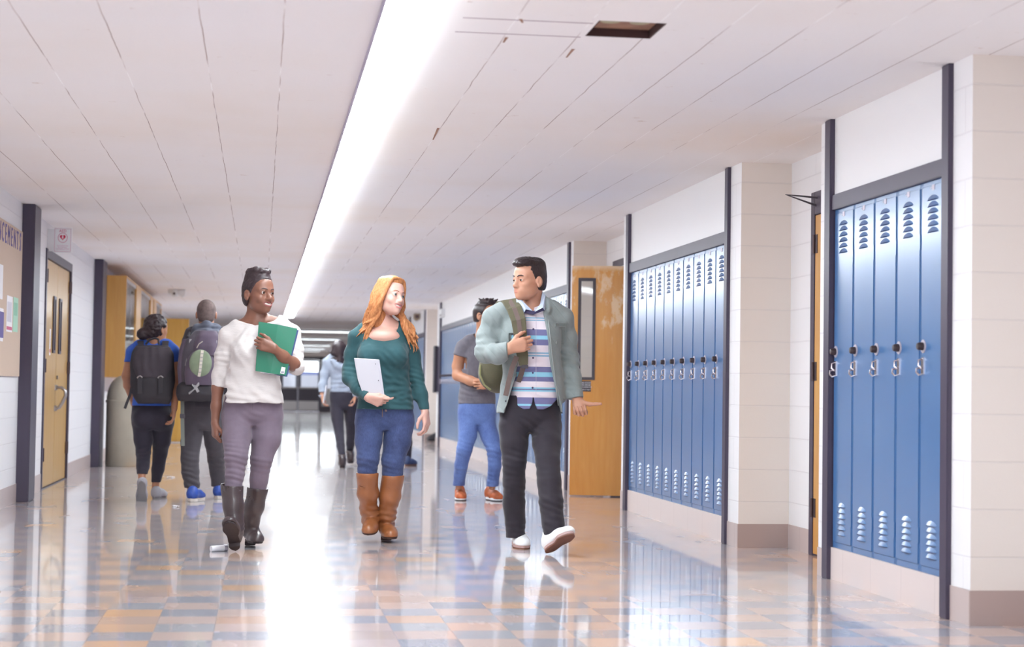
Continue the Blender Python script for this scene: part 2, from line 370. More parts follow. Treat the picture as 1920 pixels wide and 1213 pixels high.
# ---- lockers
def make_locker(w):
    """a blue steel locker standing in local axes: x along the bank (0 = near side), front at y = 0 facing -y, z up"""
    t = thing('locker', '', 'locker')
    hgt = LZ1-LZ0
    b = MB()
    b.box(.001, w-.001, .004, .36, 0, hgt)                                        # carcass
    f = .013
    b.box(.001, f, -.006, .004, 0, hgt).box(w-f, w-.001, -.006, .004, 0, hgt).box(f, w-f, -.006, .004, 0, .030).box(f, w-f, -.006, .004, hgt-.022, hgt)
    b.build('body', M['blue'], t, bevel=.002)
    x0, x1, z0, z1 = f+.001, w-f-.001, .032, hgt-.024
    d = MB().box(x0, x1, -.010, .003, z0, z1)
    def louvers(zc0, n, up):
        cx0, cx1 = w*.30, w*.74
        for i in range(n):
            z = zc0-i*.0285; K = 8
            # arched scoop standing off the door
            top = []; 
            for s in range(K+1):
                u = s/K; x = cx0+(cx1-cx0)*u; a = math.sin(math.pi*u)**.7
                top.append((x, a))
            v = []; fs = []
            for x, a in top: v += [(x, -.010, z+.020*a*up), (x, -.010-.009*a, z-.001*up+.004*a*up*0)]
            for s in range(K): fs.append((2*s, 2*s+2, 2*s+3, 2*s+1))
            d.add(v, fs, 0)
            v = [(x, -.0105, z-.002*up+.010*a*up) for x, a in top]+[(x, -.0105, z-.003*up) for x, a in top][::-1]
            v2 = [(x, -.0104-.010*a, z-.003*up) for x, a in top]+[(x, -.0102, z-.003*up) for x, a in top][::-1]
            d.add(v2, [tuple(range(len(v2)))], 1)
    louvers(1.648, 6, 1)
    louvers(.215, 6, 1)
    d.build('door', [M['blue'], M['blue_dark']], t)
    # hinge knuckles on the near edge
    for z in (1.47, .16): MB().box(.004, .011, -.012, -.004, z-.035, z+.035).build('hinge', M['blue'], t)
    MB().cyl((w*.56-.018, -.0105, 1.700), (w*.56-.018+.036, -.0105, 1.700), .002, 8).box(w*.50-.014, w*.50+.016, -.0122, -.0095, 1.688, 1.712).build('number_plate', M['plate'], t, bevel=.001)
    dx, dz = w*.86, 1.001
    MB().cyl((dx, -.010, dz), (dx, -.014, dz), .030, 24).build('lock_plate', M['plate'], t, smooth=True)
    dl = MB().lathe((0, 0, 0), [(.0175, 0), (.0185, .004), (.0170, .020), (.014, .026), (.004, .027)], 20).build('dial', M['dial'], t, smooth=True)
    dl.data.transform(Matrix.Translation((dx, -.014, dz)) @ Matrix.Rotation(math.pi/2, 4, 'X'))
    la = MB()
    la.box(w-.052, w-.022, -.0145, -.010, .876, .952)                     # recess plate
    la.tube([(w-.030, -.014, .945), (w-.030, -.028, .940), (w-.030, -.030, .915), (w-.032, -.016, .905)], .0045, 8)
    la.tube([(w-.024, -.014, .905), (w-.020, -.034, .902), (w-.028, -.038, .885), (w-.044, -.030, .872), (w-.046, -.014, .878)], .0048, 8)
    la.build('latch', M['chrome'], t, smooth=True)
    for c_ in t.children:                                                # locks sit on the far edge of each door
        c_.data.transform(Matrix.Translation((w, 0, 0)) @ Matrix.Diagonal((-1, 1, 1, 1))); c_.data.flip_normals()
    return t
ORD = ['first', 'second', 'third', 'fourth', 'fifth', 'sixth', 'seventh', 'eighth', 'ninth', 'tenth', 'eleventh', 'twelfth', 'thirteenth', 'fourteenth', 'fifteenth', 'sixteenth', 'seventeenth', 'eighteenth', 'nineteenth', 'twentieth',
       'twenty-first', 'twenty-second', 'twenty-third', 'twenty-fourth', 'twenty-fifth', 'twenty-sixth', 'twenty-seventh', 'twenty-eighth', 'twenty-ninth', 'thirtieth', 'thirty-first', 'thirty-second', 'thirty-third', 'thirty-fourth', 'thirty-fifth', 'thirty-sixth', 'thirty-seventh', 'thirty-eighth', 'thirty-ninth', 'fortieth']
BNAME = ['five at photo right', 'ten by the open door', 'long far row', 'last row beyond the alcove']
def copy_tree(o, parent=None):
    q = o.copy(); COL.objects.link(q)
    if parent: q.parent = parent
    for ch in o.children: copy_tree(ch, q)
    return q
first = {}
for bi, (p0, a0, l0, l1, a1, p1, n) in enumerate(banks):
    w = (l1-l0)/n
    proto = make_locker(w)
    for i in range(n):
        o = proto if i == 0 else copy_tree(proto)
        # local x runs away from the camera (+Y), local -y (the front) looks into the corridor (-X)
        o.matrix_world = Matrix.Translation((RW+.014, l0+(i+1)*w, LZ0)) @ Matrix.Rotation(-math.pi/2, 4, 'Z')
        o['label'] = 'blue steel locker, %s from the near end of the %s' % (ORD[i], BNAME[bi]); o['category'] = 'locker'; o['group'] = 'lockers: '+BNAME[bi]

# ---- left wall
wl = MB(); bs = MB()
DL0, DL1, DLZ = 15.98, 17.95, 2.06
FY0 = -2.2
for y0, y1 in ((Y0, DL0-.07), (DL1+.07, 40.0)):
    wl.box(LW-.12, LW, y0, y1, .147, H); bs.box(LW-.12, LW+.006, y0, y1, 0, .147)
wl.box(LW-.12, LW, DL0-.07, DL1+.07, DLZ+.08, H)
wl.box(LW-.12, LW, 40.0, Y1, .147, H); bs.box(LW-.12, LW+.006, 40.0, Y1, 0, .147)
S('wall_left', wl, M['wall_y']); S('baseboard_left', bs, M['base_y'])
for y0, y1 in ((14.34, 14.72), (20.45, 20.95)):
    S('trim_%d' % tn, MB().box(LW-.02, -1.806, y0, y1, 0, H-.001), M['frame'], bevel=.006); tn += 1
# double door of ochre veneer
d = sroot('door_1', (LW, (DL0+DL1)/2, 0), 'ochre double door with two slim dark windows and curved pull handles')
fr = MB(); fr.box(LW-.12, LW+.012, DL0-.07, DL0, 0, DLZ+.08).box(LW-.12, LW+.012, DL1, DL1+.07, 0, DLZ+.08).box(LW-.12, LW+.012, DL0, DL1, DLZ, DLZ+.08)
fr.build('frame', M['frame'], d, bevel=.003)
mid = 16.96
for (y0, y1, lit0, lit1, hy, hs) in ((DL0+.004, mid-.003, 16.62, 16.80, DL0, 1), (mid+.003, DL1-.004, 17.09, 17.27, DL1, -1)):
    MB().box(LW-.055, LW-.008, y0, y1, .012, DLZ-.004).build('leaf', M['ochre'], d, bevel=.002)
    w = MB(); x0, x1 = LW-.010, LW+.004; z0, z1 = 1.225, 1.75; t = .028
    w.box(x0, x1, lit0, lit0+t, z0, z1).box(x0, x1, lit1-t, lit1, z0, z1).box(x0, x1, lit0+t, lit1-t, z0, z0+t).box(x0, x1, lit0+t, lit1-t, z1-t, z1)
    vf = w.build('window_frame', M['frame'], d, bevel=.002)
    MB().box(LW-.009, LW-.004, lit0+t, lit1-t, z0+t, z1-t).build('pane', M['dark_metal'], vf)
    for hz in (1.90, 1.10, .31):
        MB().cyl((LW+.010, hy+.006*hs, hz-.06), (LW+.010, hy+.006*hs, hz+.06), .011, 10).box(LW-.008, LW+.006, min(hy, hy+.05*hs), max(hy, hy+.05*hs), hz-.058, hz+.058).build('hinge', M['bronze'], d, bevel=.001)
    s = -1 if hs == 1 else 1
    yy = mid+s*.045
    h = MB().tube([(LW-.008, yy, .905), (LW+.05, yy, .905), (LW+.085, yy, .875), (LW+.088, yy, .83), (LW+.06, yy, .765), (LW+.03, yy, .715), (LW-.008, yy, .705)], [.013, .013, .012, .012, .012, .013, .014], 10)
    h.box(LW-.008, LW+.006, yy-.025, yy+.025, .88, .93).box(LW-.008, LW+.006, yy-.025, yy+.025, .685, .735)
    h.build('handle', M['steel'], d, smooth=True)
MB().cyl((LW-.008, mid+.06, 1.0), (LW+.008, mid+.06, 1.0), .018, 16).build('lock', M['steel'], d)
S('trim_%d' % tn, MB().box(LW-.12, LW+.004, DL0, DL1, 0, .008), M['dark_metal']); tn += 1
tg = thing('notice', 'narrow white paper notice taped low on the ochre double door', 'notice', (LW-.007, 16.45, 1.20))
MB().box(LW-.0075, LW-.0055, 16.40, 16.48, 1.20, 1.44).build('sheet', M['paper'], tg)
MB().box(LW-.0055, LW-.0050, 16.41, 16.47, 1.225, 1.255).build('printed_mark', M['red_ink'], tg)
# AED sign standing out from the wall
sg = thing('wall_sign', 'small white AED sign with a red heart standing out from the left wall', 'sign', (-1.89, 16.0, 2.10))
sx0, sx1, sz0, sz1, sy = -1.853, -1.694, 2.108, 2.330, 16.0
MB().box(sx0, sx1, sy, sy+.025, sz0, sz1).build('panel', M['white_plastic'], sg, bevel=.002)
MB().box(LW+.0005, sx0+.003, sy+.004, sy+.021, sz0+.01, sz1-.01).build('bracket', M['white_plastic'], sg)
bd = MB(); i0, i1, j0, j1, t = sx0+.009, sx1-.009, sz0+.010, sz1-.009, .0022
bd.box(i0, i1, sy-.0012, sy, j0, j0+t).box(i0, i1, sy-.0012, sy, j1-t, j1).box(i0, i0+t, sy-.0012, sy, j0+t, j1-t).box(i1-t, i1, sy-.0012, sy, j0+t, j1-t)
cxs, czs = (sx0+sx1)/2, sz0+.133
bd.tube([(cxs+.040*math.cos(a), sy-.0008, czs+.042*math.sin(a)) for a in np.linspace(0, 2*math.pi, 40, endpoint=False)], .0022, 6, closed=True)
bd.build('border_ring', mat('sign_pink_line', (200, 120, 150), .5), sg)
hp = []
for a in np.linspace(0, 2*math.pi, 40, endpoint=False):
    hp.append((cxs+.0016*16*math.sin(a)**3, sy-.0015, czs+.004+.0017*(13*math.cos(a)-5*math.cos(2*a)-2*math.cos(3*a)-math.cos(4*a))))
MB().prism(hp, (0, .0016, 0)).build('heart', M['red_ink'], sg)
bolt = [(cxs-.006, sy-.0022, czs+.014), (cxs+.008, sy-.0022, czs+.014), (cxs+.002, sy-.0022, czs+.001), (cxs+.009, sy-.0022, czs+.001), (cxs-.002, sy-.0022, czs-.020), (cxs+.001, sy-.0022, czs-.005), (cxs-.007, sy-.0022, czs-.005)]
MB().prism(bolt, (0, .0008, 0)).build('bolt_mark', M['paper'], sg)
textmesh('lettering', 'AED', .034, (cxs, sy-.001, sz1-.030), (1, 0, 0), (0, 0, 1), M['pink'], sg)
textmesh('small_lettering', 'AUTOMATED\nEXTERNAL\nDEFIBRILLATOR', .0165, (cxs, sy-.001, sz0+.046), (1, 0, 0), (0, 0, 1), mat('sign_pale_text', (214, 176, 196), .6), sg)
# tack board with cut-out letters and papers
bb = thing('bulletin_board', 'tan tack board on the near left wall under a dark letter heading', 'bulletin board', (LW, 12.6, .993))
MB().box(LW+.001, LW+.02, 10.9, 14.24, .993, 2.135).build('cork_panel', M['tan'], bb, bevel=.002)
word = 'ANNOUNCEMENTS'; ends = {'N': ['first', 'second', 'third', 'fourth'], 'E': ['first', 'second']}
seen_l = {}
for i, ch in enumerate(word):
    y = 14.095-.155*(len(word)-1-i)
    seen_l[ch] = seen_l.get(ch, 0)+1
    o = textmesh('letter', ch, .205, (LW+.0215, y, 2.035), (0, -1, 0) if False else (0, 1, 0), (0, 0, 1), M['purple_ink'], None, .0012, sx=.78)
    # reading direction along the wall as seen from the corridor
    rest = {'A': 'A starting the board heading', 'O': 'O in the board heading', 'U': 'U in the board heading', 'C': 'C in the board heading', 'M': 'M between two letters E', 'T': 'T before the final S', 'S': 'S closing the heading'}
    lab = rest.get(ch) or '%s, %s %s of the board heading' % (ch, (['first', 'second', 'third', 'fourth'][seen_l[ch]-1]), ch)
    tag(o, 'purple cut-out letter %s' % lab, 'letter', 'cut-out letters of the board heading')
def sheet(name, y0, y1, z0, z1, m_, label, extra=None):
    t = thing(name, label, 'paper', (LW+.02, (y0+y1)/2, z0), 'papers pinned on the tack board')
    MB().box(LW+.0205, LW+.0225, y0, y1, z0, z1).build('sheet', m_, t)
    for (a, b_, c_, d_, mm) in extra or []: MB().box(LW+.0225, LW+.0230, a, b_, c_, d_).build('printed_mark', mm, t)
sheet('paper_sheet', 13.45, 13.75, 1.325, 1.595, M['paper'], 'white printed sheet with a pink foot, left of the green sheet', [(13.46, 13.74, 1.34, 1.365, M['pink']), (13.48, 13.70, 1.40, 1.55, M['plate'])])
sheet('paper_sheet', 13.80, 14.06, 1.335, 1.60, M['paper_green'], 'pale green sheet pinned near the right edge of the tack board', [(13.83, 14.02, 1.46, 1.56, mat('green_print', (140, 196, 168), .6))])
sheet('paper_sheet', 12.95, 13.29, 1.245, 1.485, M['paper'], 'white sheet with grey print at the photo edge, lower on the board', [(12.98, 13.31, 1.27, 1.46, M['purple_ink'])])
sheet('paper_sheet', 12.85, 13.22, 1.55, 1.80, M['paper'], 'blank white sheet at the photo edge, higher on the board')

# ---- waste bin, display case, corner camera, far left doorway
wb = thing('waste_bin', 'tall beige round waste bin with domed lid beside the wooden display case', 'bin', (-1.575, 20.6+.19, 0))
r = .192; cx, cy = -1.575, 20.62+.19
MB().lathe((cx, cy, 0), [(r-.008, 0), (r, .01), (r, .73), (r-.006, .735)], 40).build('body', M['bin'], wb, smooth=True)
MB().lathe((cx, cy, 0), [(r+.008, .730), (r+.010, .742), (r+.010, .760), (r, .765)]+[(r*math.cos(a), .765+.285*math.sin(a)) for a in np.linspace(.05, 1.5, 14)], 40).build('lid', M['bin'], wb, smooth=True)
fx0 = -1.60
cz0, cz1 = 1.03, 2.235; ys = [21.2, 22.95, 25.9, 28.6]
dc = thing('display_case', 'wall-hung wooden display case with glass sliding fronts', 'display case', (-1.75, 24.9, cz0))
MB().box(LW+.0005, fx0, ys[0], ys[0]+.03, cz0, cz1).build('end_panel', M['case_wood'], dc, bevel=.002)
MB().box(LW+.0005, fx0, ys[-1]-.03, ys[-1], cz0, cz1).build('end_panel', M['case_wood'], dc, bevel=.002)
MB().box(LW+.0005, fx0, ys[0]+.03, ys[-1]-.03, cz1-.03, cz1).build('top_board', M['case_wood'], dc, bevel=.002)
MB().box(LW+.0005, fx0, ys[0]+.03, ys[-1]-.03, cz0, cz0+.03).build('bottom_board', M['case_wood'], dc, bevel=.002)
MB().box(LW+.0005, LW+.01, ys[0]+.03, ys[-1]-.03, cz0+.03, cz1-.03).build('back_board', M['tan'], dc)
for y0, y1 in ((22.85, 23.75), (25.75, 26.35), (26.55, 27.2)): MB().box(fx0-.05, fx0+.004, y0, y1, cz0+.03, cz1-.03).build('mullion', M['case_wood'], dc, bevel=.002)
for y0, y1 in ((ys[0]+.03, 22.85), (23.75, 25.75), (27.2, ys[-1]-.03)):
    gp = MB().box(fx0-.014, fx0-.008, y0+.012, y1-.012, cz0+.05, cz1-.075).build('glass_door', M['glass'], dc)
    MB().box(fx0-.022, fx0-.002, y0, y1, cz1-.072, cz1-.03).box(fx0-.022, fx0-.002, y0, y1, cz0+.03, cz0+.048).box(fx0-.022, fx0-.006, (y0+y1)/2-.01, (y0+y1)/2+.01, cz0+.05, cz1-.075).build('door_track', M['steel'], gp)
MB().box(LW+.011, fx0-.06, ys[0]+.031, ys[-1]-.031, 1.62, 1.635).build('shelf', M['glass'], dc)
el = thing('ceiling_spotlight', 'white twin-head emergency light hanging from the ceiling by the display case', 'emergency light', (-1.24, 26.6, H))
MB().box(-1.40, -1.33, 26.5, 26.62, H-.07, H).build('mount', M['white_plastic'], el, bevel=.006)
MB().box(-1.335, -1.255, 26.46, 26.62, H-.105, H-.004).cyl((-1.30, 26.455, H-.06), (-1.30, 26.47, H-.06), .02, 16).build('lamp_head', M['white_plastic'], el, bevel=.006)
MB().cyl((-1.302, 26.445, H-.065), (-1.302, 26.46, H-.065), .018, 16).build('lens', M['dark_metal'], el)
MB().prism([(-1.24, 26.46, H-.01), (-1.135, 26.46, H-.004), (-1.14, 26.46, H-.085), (-1.175, 26.46, H-.118), (-1.24, 26.46, H-.075)], (0, .16, 0)).build('lamp_head', M['white_plastic'], el, bevel=.006)
d4 = sroot('door_2', (-1.9, 29.5, 0), 'ochre door standing open across the corridor beyond the display case')
MB().box(LW+.0005, -1.196, 29.5, 29.545, .015, 2.05).build('leaf', M['ochre'], d4, bevel=.002)
MB().box(-1.42, -1.25, 29.488, 29.51, .98, 1.50).build('window_frame', M['frame'], d4, bevel=.002)
MB().box(-1.40, -1.27, 29.486, 29.49, 1.0, 1.48).build('pane', M['dark_metal'], d4)
MB().box(-1.29, -1.23, 29.44, 29.50, .90, .98).build('handle', M['steel'], d4, bevel=.004)

# ---- right-hand doors
dr = sroot('door_3', (RB, 15.5, 0), 'golden wooden door standing open into the corridor beside the ten-locker bank')
q0, q1 = np.array([2.766, 15.60]), np.array([3.62, 15.40]); ax = (q1-q0)/np.linalg.norm(q1-q0); ax = np.array([ax[0], ax[1], 0]); nn = np.array([ax[1], -ax[0], 0])
L_ = np.linalg.norm(q1-q0); up = np.array([0, 0, 1.])
def leaf_box(mb, s0, s1, z0, z1, n0, n1, mi=0):
    c_ = np.array([q0[0], q0[1], 0])+ax*(s0+s1)/2+up*(z0+z1)/2+nn*(n0+n1)/2
    return mb.frame_box(c_, ax, nn, up, (s1-s0)/2, (n1-n0)/2, (z1-z0)/2, mi)
wz0, wz1, w0, w1 = 1.045, 1.965, .058, .215; t = .026
lf = MB()
leaf_box(lf, 0, w0+.01, .012, 2.075, -.022, .022); leaf_box(lf, w1-.01, L_, .012, 2.075, -.022, .022); leaf_box(lf, w0+.01, w1-.01, .012, wz0+.01, -.022, .022); leaf_box(lf, w0+.01, w1-.01, wz1-.01, 2.075, -.022, .022)
k = N('golden_birch_worn'); v = k.n('Mapping', {'Vector': k.obj(), 'Scale': (9, 9, .8)}).outputs[0]
f_ = k.noise(v, 2.2, 6, .6, .6).outputs[0]; cc = k.ramp(f_, [(.25, lin(204, 134, 44)), (.75, lin(216, 154, 68))])
zz = k.n('SeparateXYZ', {0: k.pos()}).outputs[2]
ww = k.noise(k.n('Mapping', {'Vector': k.pos(), 'Scale': (1.6, 1.6, .8)}).outputs[0], 4.5, 6, .7).outputs[0]
wm = k.math('MULTIPLY', k.ramp(ww, [(.53, (0, 0, 0, 1)), (.60, (.75, .75, .75, 1))]), k.ramp(k.math('DIVIDE', zz, 2.2), [(.55, (0, 0, 0, 1)), (.72, (1, 1, 1, 1))]))
wm = k.math('MAXIMUM', wm, k.ramp(k.math('ADD', k.math('DIVIDE', zz, 2.2), k.math('MULTIPLY', ww, .05)), [(.945, (0, 0, 0, 1)), (.965, (.85, .85, .85, 1))]))
k.put(k.b.inputs['Base Color'], k.mix(wm, cc, lin(232, 204, 164))); k.set(Roughness=.38, Coat_Weight=.3, Coat_Roughness=.15)
lf.build('leaf', k.m, dr)
fm = MB()
for a in ((w0, w0+t, wz0, wz1), (w1-t, w1, wz0, wz1), (w0+t, w1-t, wz0, wz0+t), (w0+t, w1-t, wz1-t, wz1)): leaf_box(fm, a[0], a[1], a[2], a[3], -.03, .03)
fo = fm.build('window_frame', M['dark_metal'], dr, bevel=.002)
leaf_box(MB(), w0+t, w1-t, wz0+t, wz1-t, -.003, .003).build('pane', M['glass'], fo)
st = thing('sticker', 'small black door sticker with white block lettering under the slim door window', 'sticker', tuple(np.array([q0[0], q0[1], 0])+ax*.137+up*.94+nn*.023))
leaf_box(MB(), .092, .182, .942, 1.036, .0225, .0240).build('backing', M['black_vinyl'], st)
o3 = np.array([q0[0], q0[1], 0])+nn*.0246
for body, sz, zc, wdt in (('NO FOOD', .023, 1.020, .85), ('OR DRINK', .023, 1.000, .8), ('IN CLASSROOM', .018, .981, .8), ('KEEP IT NEAT', .017, .957, .85)):
    textmesh('lettering', body, sz, o3+ax*.137+up*zc, ax, up, M['paper'], st, sx=wdt)
jm = MB()
for y0, y1 in ((15.12, 15.18), (15.96, 16.02)): jm.box(RB-.010, RB+.125, y0, y1, 0, 2.155)
jm.box(RB-.010, RB+.125, 15.18, 15.96, 2.09, 2.155); jm.build('frame', M['frame'], dr, bevel=.002)
for hz in (1.8, .3): leaf_box(MB(), L_-.05, L_, hz-.06, hz+.06, .022, .028).build('hinge', M['bronze'], dr)
da = sroot('door_4', (RB, 9.54, 0), 'golden wooden door closed at the back of the alcove between the near locker banks')
jm = MB().box(RB-.012, RB+.125, 9.98, 10.05, 0, 2.14).box(RB-.012, RB+.125, 9.05, 9.12, 0, 2.14).box(RB-.012, RB+.125, 9.12, 9.98, 2.005, 2.14)
jm.build('frame', M['frame'], da, bevel=.002)
MB().box(RB-.008, RB+.036, 9.124, 9.976, .012, 2.0).build('leaf', M['birch'], da, bevel=.002)
for hz in (1.83, 1.08, .28): MB().cyl((RB-.016, 9.98, hz-.055), (RB-.016, 9.98, hz+.055), .009, 10).box(RB-.011, RB-.007, 9.93, 9.975, hz-.055, hz+.055).build('hinge', M['bronze'], da)
MB().tube([(RB-.005, 9.93, 2.10), P(1474, 365, 9.99), (RB-.005, 9.955, 2.055)], .007, 8).build('closer_arm', M['dark_metal'], da)
# walls of the rooms behind the two side doors
S('wall_room', MB().box(RB+.9, RB+1.0, 14.2, 17.2, 0, H).box(RB+.12, RB+.9, 17.1, 17.2, 0, H).box(RB+.12, RB+.9, 14.2, 14.3, 0, H), M['wall_x'])

# ---- small things on the far right wall
wc = thing('wall_cabinet', 'dark shallow wall cabinet standing out by the far end of the long locker bank', 'cabinet', (RW, 29.1, .89))
MB().box(RW-.062, RW-.024, 29.0, 29.30, .89, 1.665).build('door', M['black_vinyl'], wc, bevel=.003)
MB().box(RW-.024, RW-.0008, 28.97, 29.28, .90, 1.655).build('body', M['frame'], wc, bevel=.003)
al = thing('alarm_box', 'small pale alarm box high on the white panel above the long locker bank', 'alarm', (RW, 28.4, 2.11))
MB().box(RW-.045, RW+.003, 28.2, 28.55, 2.11, 2.25).build('housing', M['white_plastic'], al, bevel=.006)
MB().box(RW-.050, RW-.045, 28.25, 28.50, 2.125, 2.16).build('grille', M['steel'], al)
al = thing('wall_clip', 'small metal frame on the white panel right of the man in the green jacket', 'wall fitting', (RW, 18.14, 2.03))
MB().tube([(RW+.001, 18.08, 2.03), (RW-.006, 18.08, 2.03), (RW-.006, 18.20, 2.03), (RW-.006, 18.20, 2.10), (RW-.006, 18.08, 2.10), (RW-.006, 18.08, 2.03)], .004, 6).build('wire_frame', M['bronze'], al)
bl = thing('wall_bell', 'small brown bell box high on the wall above the last locker bank', 'bell', (RW, 32.7, 2.22))
MB().prism([(RW+.003, 32.6, 2.35), (RW-.11, 32.6, 2.35), (RW-.11, 32.6, 2.25), (RW-.055, 32.6, 2.21), (RW+.003, 32.6, 2.25)], (0, .2, 0)).build('housing', M['brown_box'], bl, bevel=.006)
MB().cyl((RW-.055, 32.6, 2.295), (RW-.055, 32.585, 2.295), .035, 20).build('sounder', M['bronze'], bl)
# dark bundle on the floor of the far alcove
bg = thing('floor_bag', 'black bag lying on the floor in the far alcove on the right', 'bag', (3.06, 30.9, 0))
B_ = MB(); prof = [(2.90, .035), (2.92, .10), (2.99, .13), (3.05, .165), (3.12, .19), (3.2, .18), (3.21, .035)]
B_.prism([(x, 30.75, z) for x, z in prof], (0, .35, 0)); B_.build('bag_body', M['black_bag'], bg, bevel=.03, seg=3)
for x in (2.94, 3.02, 3.16): MB().cyl((x, 30.80, 0), (x, 30.80, .05), .014, 10).cyl((x, 31.05, 0), (x, 31.05, .05), .014, 10).build('foot', M['steel'], bg)

# ---- end wall with glazed double doors and daylight beyond
ex0, ex1 = -.35, 3.0
EY = Y1
pane_x = [(-.35, .30), (.86, 1.36), (1.55, 2.215), (2.40, 2.90)]
ew = MB()
ew.box(LW, -.55, EY, EY+.2, 0, H); ew.box(3.0, RW+.3, EY, EY+.2, 0, H); ew.box(-.55, 3.0, EY, EY+.2, 2.16, H)
S('wall_end', ew, M['wall_x'])
d5 = sroot('door_5', (1.4, EY, 0), 'dark glazed double exit doors with pale kick plates at the far end')
fr = MB()
for x0, x1 in ((-.55, -.45), (.66, .76), (2.27, 2.37), (2.92, 3.0)): fr.box(x0, x1, EY, EY+.1, 0, 2.16)
fr.box(-.45, 2.92, EY, EY+.1, 2.04, 2.16); fr.build('frame', M['dark_metal'], d5)
for x0, x1, w0_, w1_ in ((.765, 1.43, .86, 1.345), (1.44, 2.265, 1.55, 2.215)):
    lf = MB(); lf.box(x0, w0_, EY+.02, EY+.07, .01, 2.035).box(w1_, x1, EY+.02, EY+.07, .01, 2.035).box(w0_, w1_, EY+.02, EY+.07, .01, .92).box(w0_, w1_, EY+.02, EY+.07, 1.965, 2.035)
    o = lf.build('leaf', M['dark_metal'], d5)
    MB().box(w0_, w1_, EY+.042, EY+.048, .92, 1.965).build('pane', M['glass'], o)
    MB().box(x0+.03, x1-.03, EY+.012, EY+.02, .05, .41).build('kick_plate', M['grey_mat'], o)
    MB().box(x0+.04, x1-.04, EY-.04, EY-.005, .90, .96).build('push_bar', M['steel'], o)
for i, (x0, x1) in enumerate(((-.45, .66), (2.37, 2.92))):
    wn_ = sroot('window_%d' % (i+1), ((x0+x1)/2, EY, 0))
    MB().box(x0, x1, EY+.03, EY+.08, .22, .92).build('lower_panel', M['grey_mat'] if i else M['dark_metal'], wn_)
    MB().box(x0, x1, EY+.02, EY+.08, 0, .22).build('sill_panel', M['dark_metal'], wn_)
    MB().box(x0, x1, EY+.05, EY+.056, .92, 2.04).build('pane', M['glass'], wn_)
gm = mat('pale_snowy_ground', (92, 90, 100), .9)
S('ground', MB().prism([(-80, EY+.3, -.5), (-80, EY+.3, -.15), (-80, EY+20, .1), (-80, EY+70, 1.95), (-80, EY+70, -.5)], (160, 0, 0)), gm)
hb = MB(); pts = [(-80+i*2.6, EY+75, 2.5+.22*math.sin(i*.31)+.16*math.sin(i*.13+1)) for i in range(62)]
hb.prism([(-80, EY+75, -.4)]+pts+[(80, EY+75, -.4)], (0, 30, 0))
S('hill', hb, mat('hazy_blue_hill', (62, 70, 112), .9))
# ---- litter
def litter(name, label, pts, m_, group=None, z=.004):
    b = MB()
    for c_, ang, l, w in pts:
        a = np.array([math.cos(ang), math.sin(ang), 0]); n_ = np.array([-a[1], a[0], 0]); c_ = np.asarray(c_)
        K = 6; v = []; f = []
        for i in range(K+1):
            s = (i/K-.5)*l; hgt = z+.008*math.sin(i*1.9+ang)**2
            for e in (-1, 1): v.append(c_+a*s+n_*e*w/2*(1+.2*math.sin(i*2.1))+np.array([0, 0, hgt]))
        f = [(2*i, 2*i+1, 2*i+3, 2*i+2) for i in range(K)]
        b.add(v, f)
    o = b.build(name, m_)
    mo = o.modifiers.new('thick', 'SOLIDIFY'); mo.thickness = .003
    return tag(o, label, 'litter', group)
cr = thing('paper_roll', 'small white paper roll lying on the tiles by the black boots', 'litter', (-.225, 10.17, 0))
MB().cyl((-.262, 10.15, .017), (-.192, 10.19, .017), .017, 20).build('tube', M['paper'], cr, smooth=True)
MB().cyl((-.192, 10.19, .0185), (-.174, 10.20, .0185), .0185, 20).build('rim', M['plate'], cr, smooth=True)
def flp(px, py): 
    d = FW+RT*(px-960)/FPX-UP*(py-606.5)/FPX; return CAM+d*(-CH/d[2])
a = flp(318, 896); litter('paper_scrap', 'torn white paper scrap on the floor between the two backpack walkers', [(a, .3, .05, .02), (a+np.array([.03, .06, 0]), 1.0, .05, .018)], M['paper'])
a = flp(331, 951); litter('paper_scrap', 'crumpled white paper scrap on the floor before the blue shoes', [(a, .2, .045, .018), (a+np.array([-.02, .1, 0]), .8, .03, .02)], M['paper'])
# ------------------------------------------------------------------ light of the place
W = bpy.data.worlds.new('daylight'); SC.world = W; W.use_nodes = True
bg_ = W.node_tree.nodes['Background']; bg_.inputs[0].default_value = (.92, .95, 1, 1); bg_.inputs[1].default_value = .9
vs = SC.view_settings; vs.view_transform = 'Standard'; vs.look = 'None'; vs.gamma = 1; vs.use_curve_mapping = False; vs.exposure = 2.24
SC.cycles.use_denoising = True
SC.cycles.max_bounces = 8; SC.cycles.diffuse_bounces = 7; SC.cycles.glossy_bounces = 4; SC.cycles.transparent_max_bounces = 12
